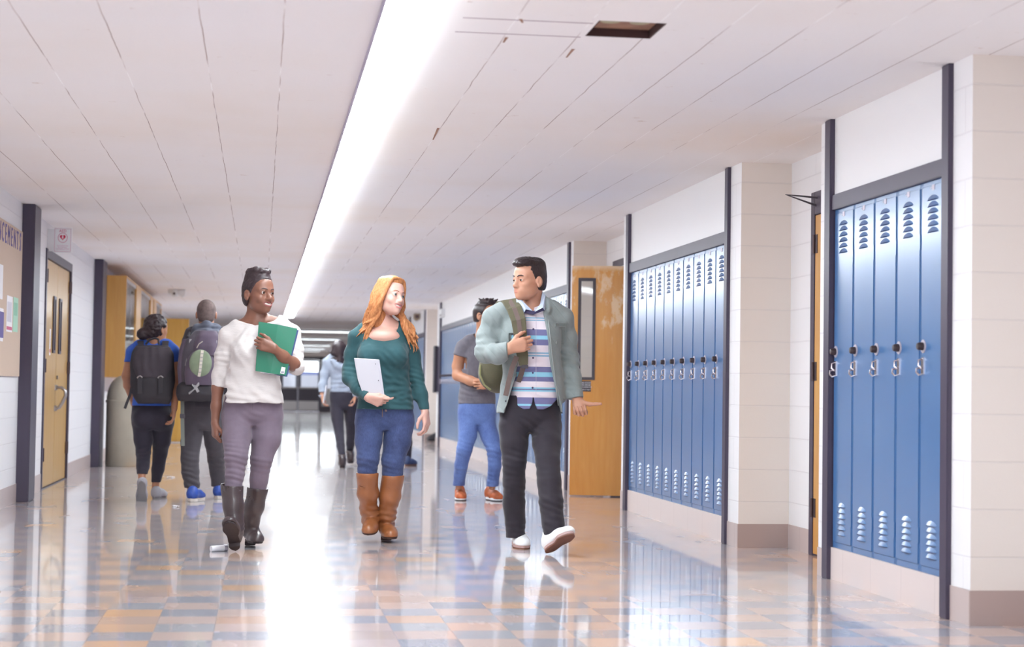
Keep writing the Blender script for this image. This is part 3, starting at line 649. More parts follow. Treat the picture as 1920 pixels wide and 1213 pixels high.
# ================================================================== PEOPLE: signed-distance modelling
A = lambda *v: np.array(v, float)
def nrm(v): v = np.asarray(v, float); return v/(np.linalg.norm(v)+1e-12)
def smooth_noise(x, y, z, s):
    """cheap band-limited noise in about -1..1"""
    x, y, z = x*s, y*s, z*s
    return (np.sin(x*1.7+1.3*np.sin(y*1.1+.7)+.5)*np.cos(z*1.3+.9*np.sin(x*.9))+np.sin(y*2.1+1.1*np.sin(z*1.4+2.))*np.cos(x*1.2+.4)+np.sin(z*1.9+1.2*np.sin(x*1.5+1.))*np.cos(y*1.6))/2.2
class SDF:
    def __init__(s, lo, hi, res):
        s.lo = np.asarray(lo, float); s.res = res
        s.n = np.ceil((np.asarray(hi)-s.lo)/res).astype(int)+1
        s.ax = [s.lo[i]+res*np.arange(s.n[i]) for i in range(3)]
        s.d = np.full(s.n, .15, np.float32)
    def sl(s, lo, hi):
        a = np.clip(np.floor((np.asarray(lo)-s.lo)/s.res).astype(int), 0, s.n-1); b = np.clip(np.ceil((np.asarray(hi)-s.lo)/s.res).astype(int)+1, a+1, s.n)
        return tuple(slice(i, j) for i, j in zip(a, b))
    def xyz(s, q): return s.ax[0][q[0]][:, None, None], s.ax[1][q[1]][None, :, None], s.ax[2][q[2]][None, None, :]
    def mix(s, q, e, k, op='u'):
        d = s.d[q]
        if op == 'u':
            h = np.maximum(k-np.abs(d-e), 0)/max(k, 1e-6); s.d[q] = np.minimum(d, e)-h*h*k*.25
        elif op == 's':
            e = -e; h = np.maximum(k-np.abs(d-e), 0)/max(k, 1e-6); s.d[q] = np.maximum(d, e)+h*h*k*.25
        elif op == 'i': s.d[q] = np.maximum(d, e)
    def cap(s, a, b, ra, rb, k=.02, flat=None, op='u'):
        """tapered capsule; flat=(direction, factor) squeezes the section along a direction"""
        a, b = A(*a), A(*b); R = max(ra, rb)*(max(1, flat[1]) if flat else 1)+k+2*s.res
        q = s.sl(np.minimum(a, b)-R, np.maximum(a, b)+R); x, y, z = s.xyz(q); v = b-a; L = v@v+1e-12
        ox, oy, oz = x-a[0], y-a[1], z-a[2]
        t = np.clip((ox*v[0]+oy*v[1]+oz*v[2])/L, 0, 1)
        ox, oy, oz = ox-t*v[0], oy-t*v[1], oz-t*v[2]
        sc = 1.
        if flat:
            n = nrm(flat[0]); f = flat[1]; dn = ox*n[0]+oy*n[1]+oz*n[2]; g = 1/f-1
            ox, oy, oz = ox+dn*g*n[0], oy+dn*g*n[1], oz+dn*g*n[2]; sc = min(1., f)
        e = (np.sqrt(ox*ox+oy*oy+oz*oz)-(ra+(rb-ra)*t))*sc
        s.mix(q, e.astype(np.float32), k, op)
    def chain(s, pts, rs, k=.02, flat=None, op='u'):
        for i in range(len(pts)-1): s.cap(pts[i], pts[i+1], rs[i], rs[i+1], k, flat, op)
    def ell(s, c, r, k=.02, Rm=None, op='u'):
        c = A(*c); r = A(*r); Rm = np.eye(3) if Rm is None else Rm; R = r.max()+k+2*s.res
        q = s.sl(c-R, c+R); x, y, z = s.xyz(q); x, y, z = x-c[0], y-c[1], z-c[2]
        p = [(x*Rm[0, i]+y*Rm[1, i]+z*Rm[2, i])/r[i] for i in range(3)]
        l = np.sqrt(p[0]**2+p[1]**2+p[2]**2); l2 = np.sqrt(sum((p[i]/r[i])**2 for i in range(3)))
        e = l*(l-1)/np.maximum(l2, 1e-6)
        s.mix(q, e.astype(np.float32), k, op)
    def loft(s, sec, right, k=.03, n=2.4, op='u', off=0.):
        """sec: list of (centre, half width, half depth front, half depth back), stacked along z; right: horizontal axis"""
        sec = sorted(sec, key=lambda e: e[0][2]); z_ = np.array([e[0][2] for e in sec])
        zf = np.linspace(z_[0], z_[-1], 60)
        def smo(v):
            f = np.interp(zf, z_, v); f2 = f.copy()
            for _ in range(6): f2[1:-1] = (f2[:-2]+f2[1:-1]*2+f2[2:])/4
            return f2
        cx, cy, w, df, db = (smo([g(e) for e in sec]) for g in (lambda e: e[0][0], lambda e: e[0][1], lambda e: e[1]+off, lambda e: e[2]+off, lambda e: (e[3] if len(e) > 3 else e[2])+off))
        r = nrm(A(right[0], right[1], 0)); f = A(r[1], -r[0], 0)
        R = max(w.max(), df.max(), db.max())+k+2*s.res
        q = s.sl((cx.min()-R, cy.min()-R, z_[0]-k-2*s.res-off), (cx.max()+R, cy.max()+R, z_[-1]+k+2*s.res+off)); x, y, z = s.xyz(q); zz = s.ax[2][q[2]]
        g = lambda v: np.interp(zz, zf, v)[None, None, :]
        ox, oy = x-g(cx), y-g(cy); u = ox*r[0]+oy*r[1]; v = ox*f[0]+oy*f[1]
        W = g(w); D = np.where(v > 0, g(df), g(db))
        l = (np.abs(u/W)**n+np.abs(v/D)**n)**(1/n)
        e = (l-1)*np.minimum(W, D)*.8
        dz = np.maximum(z_[0]-off-zz, zz-z_[-1]-off)[None, None, :]
        s.mix(q, np.maximum(e, dz).astype(np.float32), k, op)
    def cut(s, p, n, k=0., box=None):
        """keep the side where (x-p).n < 0, only inside box"""
        q = s.sl(*box) if box else (slice(None),)*3
        x, y, z = s.xyz(q); n = nrm(n); e = (x-p[0])*n[0]+(y-p[1])*n[1]+(z-p[2])*n[2]
        s.mix(q, (-e).astype(np.float32), k, 's')
    def fold(s, c, d, amp, wl, R, seed=0., sharp=1.):
        """creases across direction d around c"""
        c = A(*c); q = s.sl(c-R, c+R); x, y, z = s.xyz(q); d = nrm(d)
        x, y, z = x-c[0], y-c[1], z-c[2]
        ph = (x*d[0]+y*d[1]+z*d[2])*2*math.pi/wl+2.6*smooth_noise(x+seed, y, z, 9)+1.2*smooth_noise(x, y+seed, z, 21)
        fall = np.clip(1-(x*x+y*y+z*z)/R**2, 0, 1)
        s.d[q] += (amp*np.sin(ph)*fall*(.5+.5*smooth_noise(x, y, z+seed, 11))).astype(np.float32)
    def ripple(s, amp, sc, box=None):
        q = s.sl(*box) if box else (slice(None),)*3
        m = np.abs(s.d[q]) < .03
        i, j, l = np.nonzero(m); o = [a.start or 0 for a in q]
        x, y, z = s.ax[0][i+o[0]], s.ax[1][j+o[1]], s.ax[2][l+o[2]]
        sub = s.d[q]; sub[i, j, l] += (amp*smooth_noise(x, y, z, sc)).astype(np.float32); s.d[q] = sub
    def mesh(s):
        d = s.d; 
        for ax_ in range(3):
            ix = [slice(None)]*3
            for e in (0, -1):
                ix[ax_] = e; d[tuple(ix)] = np.maximum(d[tuple(ix)], s.res*.5)
        S_ = d < 0
        cnt = np.zeros(tuple(s.n-1), np.int8); offs = [(i, j, l) for i in (0, 1) for j in (0, 1) for l in (0, 1)]
        n0, n1, n2 = s.n-1
        for i, j, l in offs: cnt += S_[i:i+n0, j:j+n1, l:l+n2]
        act = np.argwhere((cnt > 0) & (cnt < 8)); idx = np.full(tuple(s.n-1), -1, np.int32); idx[act[:, 0], act[:, 1], act[:, 2]] = np.arange(len(act))
        cv = np.stack([d[act[:, 0]+i, act[:, 1]+j, act[:, 2]+l] for i, j, l in offs], 1).astype(np.float64)
        acc = np.zeros((len(act), 3)); num = np.zeros(len(act))
        for a in range(8):
            for b in range(a+1, 8):
                oa, ob = np.array(offs[a]), np.array(offs[b])
                if np.abs(oa-ob).sum() != 1: continue
                m = (cv[:, a] < 0) != (cv[:, b] < 0)
                t = cv[m, a]/(cv[m, a]-cv[m, b]); acc[m] += oa+t[:, None]*(ob-oa); num[m] += 1
        V = (act+acc/num[:, None])*s.res+s.lo
        F = []
        def quad(m, cells, flip):
            p = np.argwhere(m)
            if not len(p): return
            c4 = [idx[tuple((p+o).T)] for o in cells]
            f = np.stack(c4, 1); fl = flip[tuple(p.T)]; f[~fl] = f[~fl][:, ::-1]; F.append(f)
        a, b = S_[:-1, 1:-1, 1:-1], S_[1:, 1:-1, 1:-1]; quad(a != b, [(0, 0, 0), (0, 1, 0), (0, 1, 1), (0, 0, 1)], a)
        a, b = S_[1:-1, :-1, 1:-1], S_[1:-1, 1:, 1:-1]; quad(a != b, [(0, 0, 0), (0, 0, 1), (1, 0, 1), (1, 0, 0)], a)
        a, b = S_[1:-1, 1:-1, :-1], S_[1:-1, 1:-1, 1:]; quad(a != b, [(0, 0, 0), (1, 0, 0), (1, 1, 0), (0, 1, 0)], a)
        return V, np.concatenate(F)
    def build(s, name, mats, parent=None, smooth=2, lips=None):
        V, F = s.mesh()
        # light Laplacian smoothing
        e = np.concatenate([F[:, [0, 1]], F[:, [1, 2]], F[:, [2, 3]], F[:, [3, 0]]])
        for _ in range(smooth):
            acc = np.zeros_like(V); c = np.zeros(len(V))
            for i, j in ((0, 1), (1, 0)):
                for k_ in range(3): acc[:, k_] += np.bincount(e[:, i], V[e[:, j], k_], len(V))
                c += np.bincount(e[:, i], minlength=len(V))
            V = V*.5+.5*acc/np.maximum(c, 1)[:, None]
        ob = np_mesh(name, V, F, mats, parent)
        if lips:
            at = ob.data.attributes.new('lip', 'FLOAT', 'POINT'); at.data.foreach_set('value', lips(V).astype(np.float32))
        return ob
def np_mesh(name, V, F, mats, parent=None, faces=None):
    o = np.zeros(3); par = parent
    while par is not None: o = o+np.array(par.location); par = par.parent
    me = bpy.data.meshes.new(name); me.vertices.add(len(V)); me.vertices.foreach_set('co', (V-o).astype(np.float32).ravel())
    me.loops.add(F.size); me.loops.foreach_set('vertex_index', F.astype(np.int32).ravel())
    me.polygons.add(len(F)); me.polygons.foreach_set('loop_start', np.arange(0, F.size, F.shape[1], dtype=np.int32)); me.polygons.foreach_set('loop_total', np.full(len(F), F.shape[1], np.int32))
    mats = mats if isinstance(mats, (list, tuple)) else [mats]
    for m_ in mats: me.materials.append(m_)
    if faces is not None: me.polygons.foreach_set('material_index', faces(V[F].mean(1)).astype(np.int32))
    me.polygons.foreach_set('use_smooth', np.ones(len(F), bool)); me.update(calc_edges=True); me.validate()
    ob = bpy.data.objects.new(name, me); COL.objects.link(ob)
    if parent: ob.parent = parent
    return ob
# ------------------------------------------------------------------ anatomy
class Head:
    """local axes: x to the person's left... right-handed (x, forward, up); origin between the eyes' level and the ears"""
    def __init__(s, c, fwd, up, size=.225):
        f = nrm(fwd); r = nrm(np.cross(f, up)); u = np.cross(r, f)
        s.c = A(*c); s.M = np.stack([r, f, u], 1); s.k = size/.225
    def w(s, x, y, z): return s.c+s.M@(A(x, y, z)*s.k)
    def loc(s, Pw): return ((Pw-s.c)@s.M)/s.k
    def ell(s, F, c, r, k=.02, op='u', tilt=None):
        Rm = s.M if tilt is None else s.M@tilt
        F.ell(s.w(*c), A(*r)*s.k, k*s.k, Rm, op)
    def cap(s, F, a, b, ra, rb, k=.02, op='u', flat=None):
        F.cap(s.w(*a), s.w(*b), ra*s.k, rb*s.k, k*s.k, (s.M@A(*flat[0]), flat[1]) if flat else None, op)
    def skull(s, F, jaw=1., smile=0., open_=0., nose=1., male=0., lid=0.):
        E, C = s.ell, s.cap
        E(F, (0, -.014, .030), (.074, .094, .082), .02)
        E(F, (0, .032, -.026), (.055, .060, .083), .03)
        E(F, (0, .040, .045), (.060, .050, .050), .03)
        E(F, (0, .042, -.072), (.044*jaw, .044, .040), .03)
        E(F, (0, .076, -.099), (.021*jaw, .020, .016), .022)
        for q in (-1, 1):
            E(F, (q*.041, .053, -.026), (.020, .026, .018), .025)
            C(F, (q*.012, .086, .017), (q*.046, .068, .017), .010, .009, .018)
            E(F, (q*.042*jaw, .014, -.064), (.014, .026, .026), .03)
        for q in (-1, 1):                                   # eye sockets
            E(F, (q*.032, .093, -.001), (.019, .013, .011), .012, op='s')
        C(F, (0, .086, .006), (0, .106, -.030), .0085, .0105*nose, .016)
        E(F, (0, .108, -.035), (.0115*nose, .011, .010), .008)
        for q in (-1, 1): E(F, (q*.0125*nose, .098, -.039), (.008, .010, .007), .007)
        E(F, (0, .078, -.064), (.030, .020, .022), .022)
        for q in (-1, 1):                                   # lids and eyeball bulge
            E(F, (q*.032, .0755, -.001), (.0165, .0130, .0135), .006)
            C(F, (q*.017, .086, .0045-lid*.5), (q*.031, .0920, .0100-lid), .0030, .0034+lid*.3, .004); C(F, (q*.031, .0920, .0100-lid), (q*.0475, .081, .0025-lid*.4), .0034+lid*.3, .0030, .004)
            C(F, (q*.018, .086, -.0080), (q*.032, .0895, -.0100), .0024, .0026, .004); C(F, (q*.032, .0895, -.0100), (q*.046, .081, -.006), .0026, .0024, .004)
        w = .024+.013*smile; up_ = .010*smile
        if open_:
            E(F, (0, .098, -.065-.35*open_+up_*.45), (w*.92, .018, .0055+.75*open_), .003, op='s')
        yl = .097
        s.lip = []
        for z0, rr in ((-.0585+.25*open_*0, .0048), (-.0710-open_, .0056)):
            pts = [(-w, yl-.016, -.064+up_), (-w*.5, yl-.003, z0+up_*.35), (0, yl+.002, z0), (w*.5, yl-.003, z0+up_*.35), (w, yl-.016, -.064+up_)]
            rs = [.0022, rr*.9, rr, rr*.9, .0022]
            for i in range(4):
                C(F, pts[i], pts[i+1], rs[i], rs[i+1], .003); s.lip.append((A(*pts[i]), A(*pts[i+1]), rs[i], rs[i+1]))
        if smile:
            for q in (-1, 1): E(F, (q*.040, .068, -.038), (.016, .014, .016), .02)
        s.w_mouth = w; s.yl = yl; s.up_ = up_; s.open_ = open_
        for q in (-1, 1):                                   # ears
            t = np.array(Matrix.Rotation(q*.35, 3, 'Z'))
            E(F, (q*.077, -.012, -.012), (.009, .019, .031), .008, tilt=t)
            E(F, (q*.085, -.004, -.010), (.006, .010, .018), .004, op='s')
            E(F, (q*.079, -.006, -.036), (.007, .009, .010), .006)
    def lips_mask(s, C):
        q = s.loc(C); m = np.zeros(len(C))
        for a, b, ra, rb in s.lip:
            v = b-a; t = np.clip((q-a)@v/(v@v), 0, 1); dd = np.linalg.norm(q-a-t[:, None]*v, axis=1)-(ra+(rb-ra)*t); m = np.maximum(m, np.clip(1-(dd+.0005)/.0025, 0, 1))
        return m*(q[:, 1] > .068)
    def eyes(s, parent, iris, look=(0, 0)):
        for q in (-1, 1):
            b = MB(); c = A(q*.032, .0805, .0); R = .0128
            th = np.linspace(0, math.pi, 13); n = 20; v = []; f = []
            ay = nrm(A(look[0]+q*.02, 1, look[1])); ax = nrm(np.cross(ay, A(0, 0, 1))); az = np.cross(ax, ay)
            for t in th: v += [s.w(*(c+R*(ay*math.cos(t)+(ax*math.cos(2*math.pi*i/n)+az*math.sin(2*math.pi*i/n))*math.sin(t)))) for i in range(n)]
            for i in range(len(th)-1): f += [(i*n+j, i*n+(j+1) % n, (i+1)*n+(j+1) % n, (i+1)*n+j) for j in range(n)]
            b.add(v, f); b.mi = [2 if i//n < 1 else (1 if i//n < 3 else 0) for i in range(len(f))]
            b.build('eye', [M['eye_white'], iris, M['pupil']], parent, smooth=True)
    def brows(s, parent, m_, th=.0030):
        for q in (-1, 1):
            MB().tube([s.w(q*.013, .0985, .0185), s.w(q*.024, .0975, .0235), s.w(q*.038, .0900, .0245), s.w(q*.050, .0765, .0185)], [th*.8*s.k, th*s.k, th*.9*s.k, th*.4*s.k], 8).build('eyebrow', m_, parent, smooth=True)
    def teeth(s, parent):
        w = s.w_mouth*.86; b = MB(); v = []; K = 10
        for i in range(K+1):
            t = i/K*2-1; y = s.yl-.0030-.012*t*t; zc = -.0600+s.up_*.75*t*t; h = (.0100+s.open_*.9)*(1-.5*t*t)
            for z in (zc, zc-h): v.append(s.w(w*t, y, z))
        v2 = [x-s.M@A(0, .004*s.k, 0) for x in v]
        f = [(2*i, 2*i+1, 2*i+3, 2*i+2) for i in range(K)]
        o = len(v); f += [tuple(o+j for j in q[::-1]) for q in f]; f += [(2*i, 2*i+2, o+2*i+2, o+2*i) for i in range(K)]+[(2*i+3, 2*i+1, o+2*i+1, o+2*i+3) for i in range(K)]
        b.add(v+v2, f).build('teeth', M['teeth'], parent, smooth=True)
def hand(F, wrist, d, n, thumb, curl, L=.178, off=0., spread=.16, thumb_pose=None, k=.0055, palm_r=1.):
    """hand with five separate fingers. d: wrist->knuckles, n: the way the palm faces, thumb: the thumb's side"""
    d = nrm(d); n = nrm(np.asarray(n)-d*(np.asarray(n)@d)); t = nrm(np.asarray(thumb)-d*(np.asarray(thumb)@d)-n*(np.asarray(thumb)@n))
    q = L/.178; w = A(*wrist); seg = {}
    lat = [.030, .010, -.010, -.028]; base = [.083, .087, .083, .074]
    ln = [(.042, .026, .021), (.046, .029, .022), (.043, .027, .021), (.034, .021, .019)]
    rr = [.0090, .0093, .0089, .0078]
    kn = []
    for i in range(4):
        kp = w+(d*base[i]+t*lat[i])*q; kn.append(kp)
        F.cap(w+t*lat[i]*.55*q+d*.006, kp, .0150*q*palm_r, .0115*q*palm_r, .014)
    F.cap(w+d*.03*q+t*.012*q+n*.004, w+d*.068*q+t*.016*q+n*.002, .0145*q, .011*q, .014)
    for i in range(4):
        p = kn[i]; ang = 0.; r = rr[i]*q; side = t*(spread*(1.5-i)/1.5)
        for j in range(3):
            ang += math.radians(curl[i][j]); dr = nrm(d*math.cos(ang)+n*math.sin(ang)+side*math.cos(ang)*.6)
            e = p+dr*ln[i][j]*q; r2 = r*(.92 if j < 2 else .80)
            F.cap(p, e, r, r2, k if j == 0 else .003); p = e; r = r2
    tp = thumb_pose or ((.55, .75, .35), (.75, .45, .4), (.85, .2, .45))
    p = w+(d*.022+t*.024+n*.004)*q; r = .0135*q
    for (a, b, c_), l in zip(tp, (.042, .034, .027)):
        e = p+nrm(d*a+t*b+n*c_)*l*q; F.cap(p, e, r, r*.85, .008); p = e; r *= .82
def sole_outline(L, wb, wh, n=16):
    """shoe outline in (forward, side): heel at 0, toe at L; a little inward at the waist"""
    pts = []
    T = np.linspace(0, 1, n)
    prof = lambda t: np.interp(t, [0, .08, .22, .45, .68, .85, .95, 1.], [0., wh*.78, wh, wh*.86, wb, wb*.82, wb*.48, 0.])
    right = [(t*L, prof(t)) for t in T]; left = [(t*L, -prof(t)*.96) for t in T[::-1][1:-1]]
    return right+left
class Foot:
    """heel: ground point under the back of the heel; f forward, u up (sole normal)"""
    def __init__(s, heel, f, u, L=.27, wb=.048, wh=.034):
        s.h = A(*heel); s.f = nrm(f); s.u = nrm(np.asarray(u)-s.f*(np.asarray(u)@s.f)); s.s = np.cross(s.f, s.u); s.L, s.wb, s.wh = L, wb, wh
    def w(s, a, b, c): return s.h+s.f*a+s.s*b+s.u*c
    def sole(s, name, m_, parent, t0=0., t1=.02, grow=1., heel_block=None, bevel=.003, toe_spring=0.):
        b = MB(); o = sole_outline(s.L, s.wb*grow, s.wh*grow); 
        def lift(a): return toe_spring*max(0, (a/s.L-.62)/.38)**2
        n = len(o); v = [s.w(a, c, t0+lift(a)) for a, c in o]+[s.w(a, c, t1+lift(a)) for a, c in o]
        b.add(v, [tuple(range(n))[::-1], tuple(range(n, 2*n))]+[(i, (i+1) % n, n+(i+1) % n, n+i) for i in range(n)])
        if heel_block:
            hb_, ht = heel_block
            oo = [(a*hb_/s.L*1.0, c) for a, c in sole_outline(s.L, s.wh*grow, s.wh*grow)]
            oo = [(min(a, hb_), c) for a, c in sole_outline(s.L, s.wb*grow, s.wh*grow) if a <= hb_]
            n = len(oo); v = [s.w(a, c, t0-ht) for a, c in oo]+[s.w(a, c, t0+.001) for a, c in oo]
            b.add(v, [tuple(range(n))[::-1], tuple(range(n, 2*n))]+[(i, (i+1) % n, n+(i+1) % n, n+i) for i in range(n)])
        return b.build(name, m_, parent, bevel=bevel)
    def upper(s, F, h0=.015, heel_h=.075, inst=.075, toe_h=.045, k=.03, r_=1.):
        wb, wh, L = s.wb*r_, s.wh*r_, s.L
        F.cap(s.w(wh*1.0, 0, h0+wh*.8), s.w(wh*1.15, 0, heel_h), wh*.95, wh*.95, k)
        F.cap(s.w(wh*1.1, 0, h0+wh*.7), s.w(L*.55, 0, h0+wh*.7), wh*.92, wb*.86, k)
        F.cap(s.w(wh*1.2, 0, inst-.002), s.w(L*.62, 0, h0+toe_h*.62), wh*.9, wb*.66, k)
        M3 = np.stack([s.s, s.f, s.u], 1)
        F.ell(s.w(L*.70, 0, h0+.012), (wb*.97, L*.29, toe_h), k, M3)
        F.ell(s.w(L*.85, 0, h0+.008), (wb*.80, L*.145, toe_h*.82), k*.7, M3)
        box = (s.h-.4, s.h+.4)
        F.cut(s.w(0, 0, h0), -s.u, 0., box)
M['eye_white'] = mat('eye_white', (232, 230, 228), .15); M['pupil'] = mat('pupil_black', (20, 16, 18), .1); M['teeth'] = mat('teeth_white', (238, 234, 226), .25)
M['iris_brown'] = mat('iris_brown', (62, 38, 28), .1); M['iris_blue'] = mat('iris_hazel', (88, 92, 90), .1)
def skin(name, c, lip, rough=.45):
    k = N(name); f = k.noise(k.obj(), 14, 4).outputs[0]; c = lin(*c)
    base = k.ramp(f, [(.3, tuple(x*.95 for x in c[:3])+(1,)), (.7, tuple(x*1.05 for x in c[:3])+(1,))])
    at = k.n('Attribute', attribute_name='lip'); k.put(k.b.inputs['Base Color'], k.mix(at.outputs['Fac'], base, lin(*lip)))
    k.set(Roughness=rough, Subsurface_Weight=.12, Subsurface_Scale=.012); k.b.inputs['Subsurface Radius'].default_value = (1, .35, .2); k.b.inputs['Specular IOR Level'].default_value = .4
    return k.m
def hairmat(name, a, b, rough=.42, sc=(60, 60, 5), bump=.5):
    k = N(name); v = k.n('Mapping', {'Vector': k.obj(), 'Scale': sc}).outputs[0]; f = k.noise(v, 2.4, 4, .6, .8).outputs[0]
    k.put(k.b.inputs['Base Color'], k.ramp(f, [(.3, lin(*a)), (.7, lin(*b))])); k.set(Roughness=rough); k.bump(f, bump*.5, .004)
    k.b.inputs['Specular IOR Level'].default_value = .4; return k.m
def fabric(name, c, rough=.85, var=.06, vs=25, bump=.25, bs=220, bd=.002, stretch=None, sheen=.15):
    return mat(name, c, rough, 0., var, vs, bump, bs, bd, .3, stretch=stretch, sheen=sheen)
def denim(name, c, hi, zlo, zhi):
    k = N(name); f = k.noise(k.obj(), 7, 5, .6).outputs[0]; g = k.noise(k.n('Mapping', {'Vector': k.obj(), 'Scale': (240, 240, 60)}).outputs[0], 1., 2).outputs[0]
    fd = k.math('ADD', k.math('MULTIPLY', f, .7), k.math('MULTIPLY', g, .3))
    k.put(k.b.inputs['Base Color'], k.ramp(fd, [(.36, lin(*c)), (.66, lin(*hi))])); k.set(Roughness=.85, Sheen_Weight=.1); k.bump(g, .2, .002); return k.m
def tube_field(F, path, r, k=.004):
    F.chain(path, r if hasattr(r, '__len__') else [r]*len(path), k)
def bbox(pts, m_): 
    p = np.array([np.asarray(x, float) for x in pts]); return p.min(0)-m_, p.max(0)+m_

def on_mesh(ob, pxl, lift=.001):
    """point of a mesh seen along the sight line of a photo pixel, a little in front of its surface"""
    me = ob.data; V = np.empty(len(me.vertices)*3, np.float32); me.vertices.foreach_get('co', V); V = V.reshape(-1, 3).astype(float)
    o = np.zeros(3); par = ob.parent
    while par is not None: o = o+np.array(par.location); par = par.parent
    V = V+o-CAM; d = nrm(P(pxl[0], pxl[1], 10)-CAM); t = V@d; pd = np.linalg.norm(V-t[:, None]*d, axis=1)
    m = pd < .006
    if not m.any(): m = pd < pd.min()+.004
    return CAM+d*(t[m].min()-lift)
def slot(F, zs, xl, xr, ymax):
    """open the front of a garment between two edges given as x over z"""
    x, y, z = F.xyz((slice(None),)*3); zz = F.ax[2]; o = np.argsort(zs)
    L = np.interp(zz, np.array(zs)[o], np.array(xl)[o])[None, None, :]; R_ = np.interp(zz, np.array(zs)[o], np.array(xr)[o])[None, None, :]
    F.mix((slice(None),)*3, np.maximum(np.maximum(L-x, x-R_), y-ymax).astype(np.float32), .006, 's')
# ------------------------------------------------------------------ people
class Fig:
    """shared measurements of one person: the same limbs drive the body and, a little larger, the clothes"""
    def __init__(s): s.items = []
    def ch(s, tag_, pts, rs, k=.03, flat=None): s.items.append((tag_, 'ch', (pts, rs, k, flat)))
    def lo(s, tag_, sec, right=(1, 0), k=.05, n=2.3): s.items.append((tag_, 'lo', (sec, right, k, n)))
    def el(s, tag_, c, r, k=.03, Rm=None): s.items.append((tag_, 'el', (c, r, k, Rm)))
    def draw(s, F, tags, off=0.):
        for t, kd, a in s.items:
            if t not in tags: continue
            q = .35 if off < 0 else 1.                                   # under the clothes the limbs join more tightly
            if kd == 'ch': F.chain(a[0], [max(.006, r+off) for r in a[1]], a[2]*q, a[3])
            elif kd == 'lo': F.loft(a[0], a[1], a[2]*q, a[3], off=off*1.9 if off < 0 else off)
            else: F.ell(a[0], A(*a[1])+off, a[2]*q, a[3])
def px(Y, *pts): return [P(p[0], p[1], p[2] if len(p) > 2 else Y) for p in pts]
def sec(Y, mpp, *rows):
    """rows: (y, x centre, half width px, depth front m, depth back m, dY)"""
    return [(P(r[1], r[0], Y+(r[5] if len(r) > 5 else 0)), r[2]*mpp, r[3], r[4]) for r in rows]
def hair_cap(F, h, grow=.006, a=.010, b=.95, low=-.085, k=.02, temple=.0):
    h.ell(F, (0, -.014, .030), (.074+grow, .094+grow, .082+grow), k)
    h.ell(F, (0, .030, .040), (.060+grow, .056+grow, .055+grow), k)
    h.ell(F, (0, -.040, -.020), (.066+grow*.7, .062+grow, .075), k)
    box = (h.c-.22, h.c+.22)
    n = h.M@nrm(A(0, 1, -b)); F.cut(h.w(0, a, 0), n, .006, box)
    F.cut(h.w(0, 0, low), -h.M[:, 2], .01, box)
    for q in (-1, 1): h.ell(F, (q*.085, -.006, -.016), (.022, .022, .036), .006, op='s')
SK = {'dark': skin('skin_deep_brown', (130, 88, 72), (134, 74, 74), .42), 'fair': skin('skin_fair', (208, 164, 150), (190, 112, 110)), 'light': skin('skin_light', (192, 142, 118), (178, 104, 100)), 'olive': skin('skin_olive', (182, 130, 102), (170, 100, 92))}
M['nail'] = None
